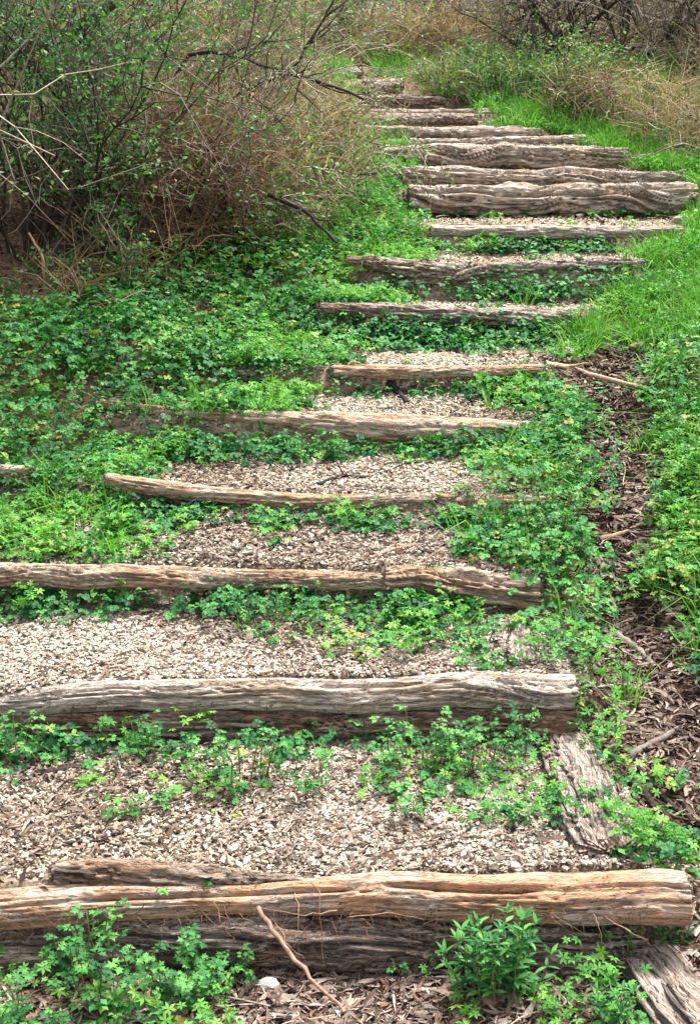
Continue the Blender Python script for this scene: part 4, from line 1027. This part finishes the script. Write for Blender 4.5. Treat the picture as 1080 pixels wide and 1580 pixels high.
# right side
place(woody(.6, .45, 10, 12, 121, leafn=2400, leafsz=.036, leafmat=M_SHLEAF, dry=20), 765, 160, None, 'low green bush right of the topmost logs')
place(woody(.6, .45, 10, 12, 122, leafn=2200, leafsz=.036, leafmat=M_SHLEAF, dry=20), 840, 165, None, 'rounded green bush behind the grass on the right')
place(woody(.8, .5, 10, 12, 123, leafn=3000, leafsz=.034, leafmat=M_SHLEAF2, dry=120, dryL=.3), 900, 180, None, 'green bush streaked with dry grass on the right')
place(woody(.8, .45, 12, 16, 124, leafn=900, leafsz=.028, leafmat=M_DRYRED, dry=130, dryL=.34, wig=.28, grav=-.06), 960, 200, None, 'dry tan grass tangle on the right bank')
place(woody(.85, .5, 14, 18, 125, leafn=900, leafsz=.028, leafmat=M_DRYRED, dry=150, dryL=.36, wig=.28, grav=-.06), 1040, 215, None, 'large dry grass tangle near the right edge')
place(woody(.8, .5, 12, 14, 126, leafn=700, leafsz=.025, leafmat=M_SHLEAF2, dry=140, dryL=.36, wig=.28, grav=-.06), 1115, 250, None, 'dry grass tangle cut off by the right edge')
place(woody(.9, .6, 14, 14, 127, leafn=1200, leafsz=.03, leafmat=M_DRY, dry=420, dryL=.36, wig=.26, grav=-.04), 625, 108, 14.2, 'tan dry brush straight above the top of the stairs')
place(woody(.9, .6, 14, 14, 128, leafn=1500, leafsz=.03, leafmat=M_DRYRED, dry=320, dryL=.36, wig=.26, grav=-.04), 700, 120, 14.0, 'pinkish dry brush right of the top of the stairs')
place(woody(1.0, .6, 10, 12, 129, leafn=3600, leafsz=.038, leafmat=M_SHLEAF2, dry=60), 560, 95, 15.0, 'pale green bush behind the boulder')
place(woody(.5, .45, 8, 10, 131, leafn=2200, leafsz=.034, leafmat=M_SHLEAF2, dry=120, dryL=.25), 610, 112, 13.9, 'low green and tan bush left of the tan brush at the head of the stairs')
place(woody(.45, .4, 8, 10, 132, leafn=1800, leafsz=.034, leafmat=M_SHLEAF, dry=60, dryL=.25), 735, 150, 13.0, 'low green bush hugging the ground between the stairs and the grass')
place(woody(.6, .4, 8, 10, 130, leafn=1800, leafsz=.034, leafmat=M_SHLEAF2, dry=80, dryL=.25), 690, 150, None, 'small mixed bush beside the end of the topmost steps')
# small dark trees in the right background
for k, (px, py, z, h, lab) in enumerate(((795, 140, 13.2, 2.3, 'slender dark tree leaning behind the green bushes'), (880, 140, 13.0, 2.3, 'dark thin tree right of the leaning one'),
        (960, 130, 13.4, 2.5, 'grey bare tree above the dry tangle'), (1050, 140, 12.6, 2.5, 'bare crooked tree at the upper right edge'), (705, 95, 16.0, 2.5, 'thin bare tree above the stairs'))):
    place(woody(h, .25, 4, 22, 140 + k, thick=.026, twig_mat=M_TWIG_DARK, leafn=900, leafsz=.03, leafmat=M_SHLEAF2, wig=.15, name='bare_tree', lean=.6, nb=3), px, py, z, lab, 'tree')
# the thicket behind: five kinds, copied
M_TWIG_PALE = rnd_mat('haze_paled_far_twigs', [(.15, .125, .105), (.27, .235, .20), (.38, .34, .295), (.48, .44, .39)])  # twig colours lightened to stand in for distance haze
M_SHLEAF3 = leaf_mat('haze_paled_olive_leaves', [(.13, .17, .09), (.18, .22, .12), (.24, .28, .16), (.29, .32, .20)])  # haze over the far thicket put into the leaf colour, paler and greyer
protos = [woody(2.2, .9, 18, 16, 150, thick=.012, leafn=4600, leafsz=.04, leafmat=M_SHLEAF3, twig_mat=M_TWIG_PALE, wig=.2),
          woody(2.0, .9, 20, 16, 151, thick=.012, twig_mat=M_TWIG_PALE, leafn=2200, leafsz=.035, leafmat=M_DRYRED, dry=100, dryL=.4, wig=.24),
          woody(2.5, 1.0, 16, 18, 152, thick=.015, leafn=2600, leafsz=.035, leafmat=M_SHLEAF3, wig=.2),
          woody(1.7, 1.0, 20, 16, 153, thick=.010, twig_mat=M_TWIG_PALE, leafn=1500, leafsz=.035, leafmat=M_DRY, dry=260, dryL=.4, wig=.26),
          woody(2.2, 1.1, 16, 16, 154, thick=.013, leafn=6500, leafsz=.04, leafmat=M_SHLEAF2, wig=.2)]
KL = ['pale leafed shrub in the thicket behind the stairs', 'russet leafed shrub in the thicket behind the stairs', 'grey stemmed shrub in the thicket behind the stairs',
      'dry grassy shrub in the thicket behind the stairs', 'dense green shrub in the thicket behind the stairs']
KG = ['pale shrubs of the far thicket', 'russet shrubs of the far thicket', 'grey stemmed shrubs of the far thicket', 'dry shrubs of the far thicket', 'green shrubs of the far thicket']
used = [False] * 5
spots = []
for row, (yy, n, hw) in enumerate(((15.0, 9, 5.0), (16.8, 9, 6.0), (19.0, 10, 7.5), (22.5, 11, 9), (27, 12, 11))):
    for k in range(n):
        x = -hw + 2 * hw * (k + .5) / n + rng.normal(0, .3); y = yy + rng.normal(0, .5)
        if row == 0 and -.8 < x < 1.8: continue
        spots.append((x, y, row))
for x, y in ((-3.6, 8.8), (-4.2, 9.8), (-3.4, 10.6), (-2.6, 11.6), (-4.8, 7.6), (-2.2, 12.8), (-1.9, 13.8), (-4.0, 12.2), (-3.4, 6.6), (4.1, 12.8), (5.0, 11.4), (4.8, 13.2), (3.3, 13.9), (4.4, 10.2), (5.4, 13.8)):
    spots.append((x, y, 0))
for x, y, row in spots:
    t = random.choices(range(5), [4, 3, 3, 2.5, 1.5])[0]
    r_ = protos[t] if not used[t] else dup(protos[t]); used[t] = True
    r_.location = (x, y, H(x, y)); r_.rotation_euler.z = rng.uniform(0, 6.28); s = rng.uniform(.8, 1.15) * (1 + .05 * row); r_.scale = (s, s, s)
    tag(r_, KL[t], 'shrub', KG[t])

# overhanging bare branches
stick([(215, 190), (300, 75), (395, 95), (470, 118), (560, 153)], 3.6, 0, 'black bare branch arching over toward the top steps', 6, [8.2, 7.8, 7.6, 7.5, 7.4], 'bare_branch')
stick([(330, 165), (400, 130), (450, 110), (500, 30), (515, 0)], 3.5, 0, 'thin dark branch crossing the arching branch and rising out of the top', 7, [8.0, 7.8, 7.7, 7.6, 7.6], 'bare_branch')
stick([(-30, 95), (60, 70), (125, 45), (175, 5)], 14, 0, 'thick dark limb in the upper left corner', 6, [7.6, 7.6, 7.6, 7.6], 'bare_branch')
stick([(-10, 115), (40, 65), (80, 20)], 2.2, 1, 'pale slender branch at the upper left edge', 1, [6.6, 6.7, 6.8], 'bare_branch')
stick([(262, 330), (258, 240), (270, 160)], 3, 1, 'upright pale dead stem in the russet mound', 2, [7.5, 7.5, 7.6], 'bare_branch')
stick([(220, 240), (225, 180), (215, 150)], 3, 1, 'forked pale stem between the left shrubs', 2, [7.2, 7.2, 7.2], 'bare_branch')
stick([(70, 460), (68, 400), (45, 360)], 3, 2, 'tan arching stem over the dirt hollow at the left', 2, [6.9, 6.8, 6.9], 'bare_branch')

# haze of dead stems on the left dirt bank, loose twigs
tw = Acc()
for k in range(1500):
    x, y = rng.uniform(-3.2, 3.5), rng.uniform(2.2, 12.5)
    if on_path(np.array([x]), np.array([y]))[0] and rng.uniform() < .8: continue
    L = rng.uniform(.05, .3); P = walk((x, y, 0), (*rng.normal(0, 1, 2), 0), L, 5, .15); P[:, 2] = H(P[:, 0], P[:, 1]) + .006 + rng.uniform(0, .02)
    tube(tw, P, rng.uniform(.001, .0035), 4, rng.uniform(0, 1))
o = tw.build('twig_litter', M_TWIG); tag(o, 'loose fallen twigs scattered over soil and litter', 'twigs', kind='stuff')
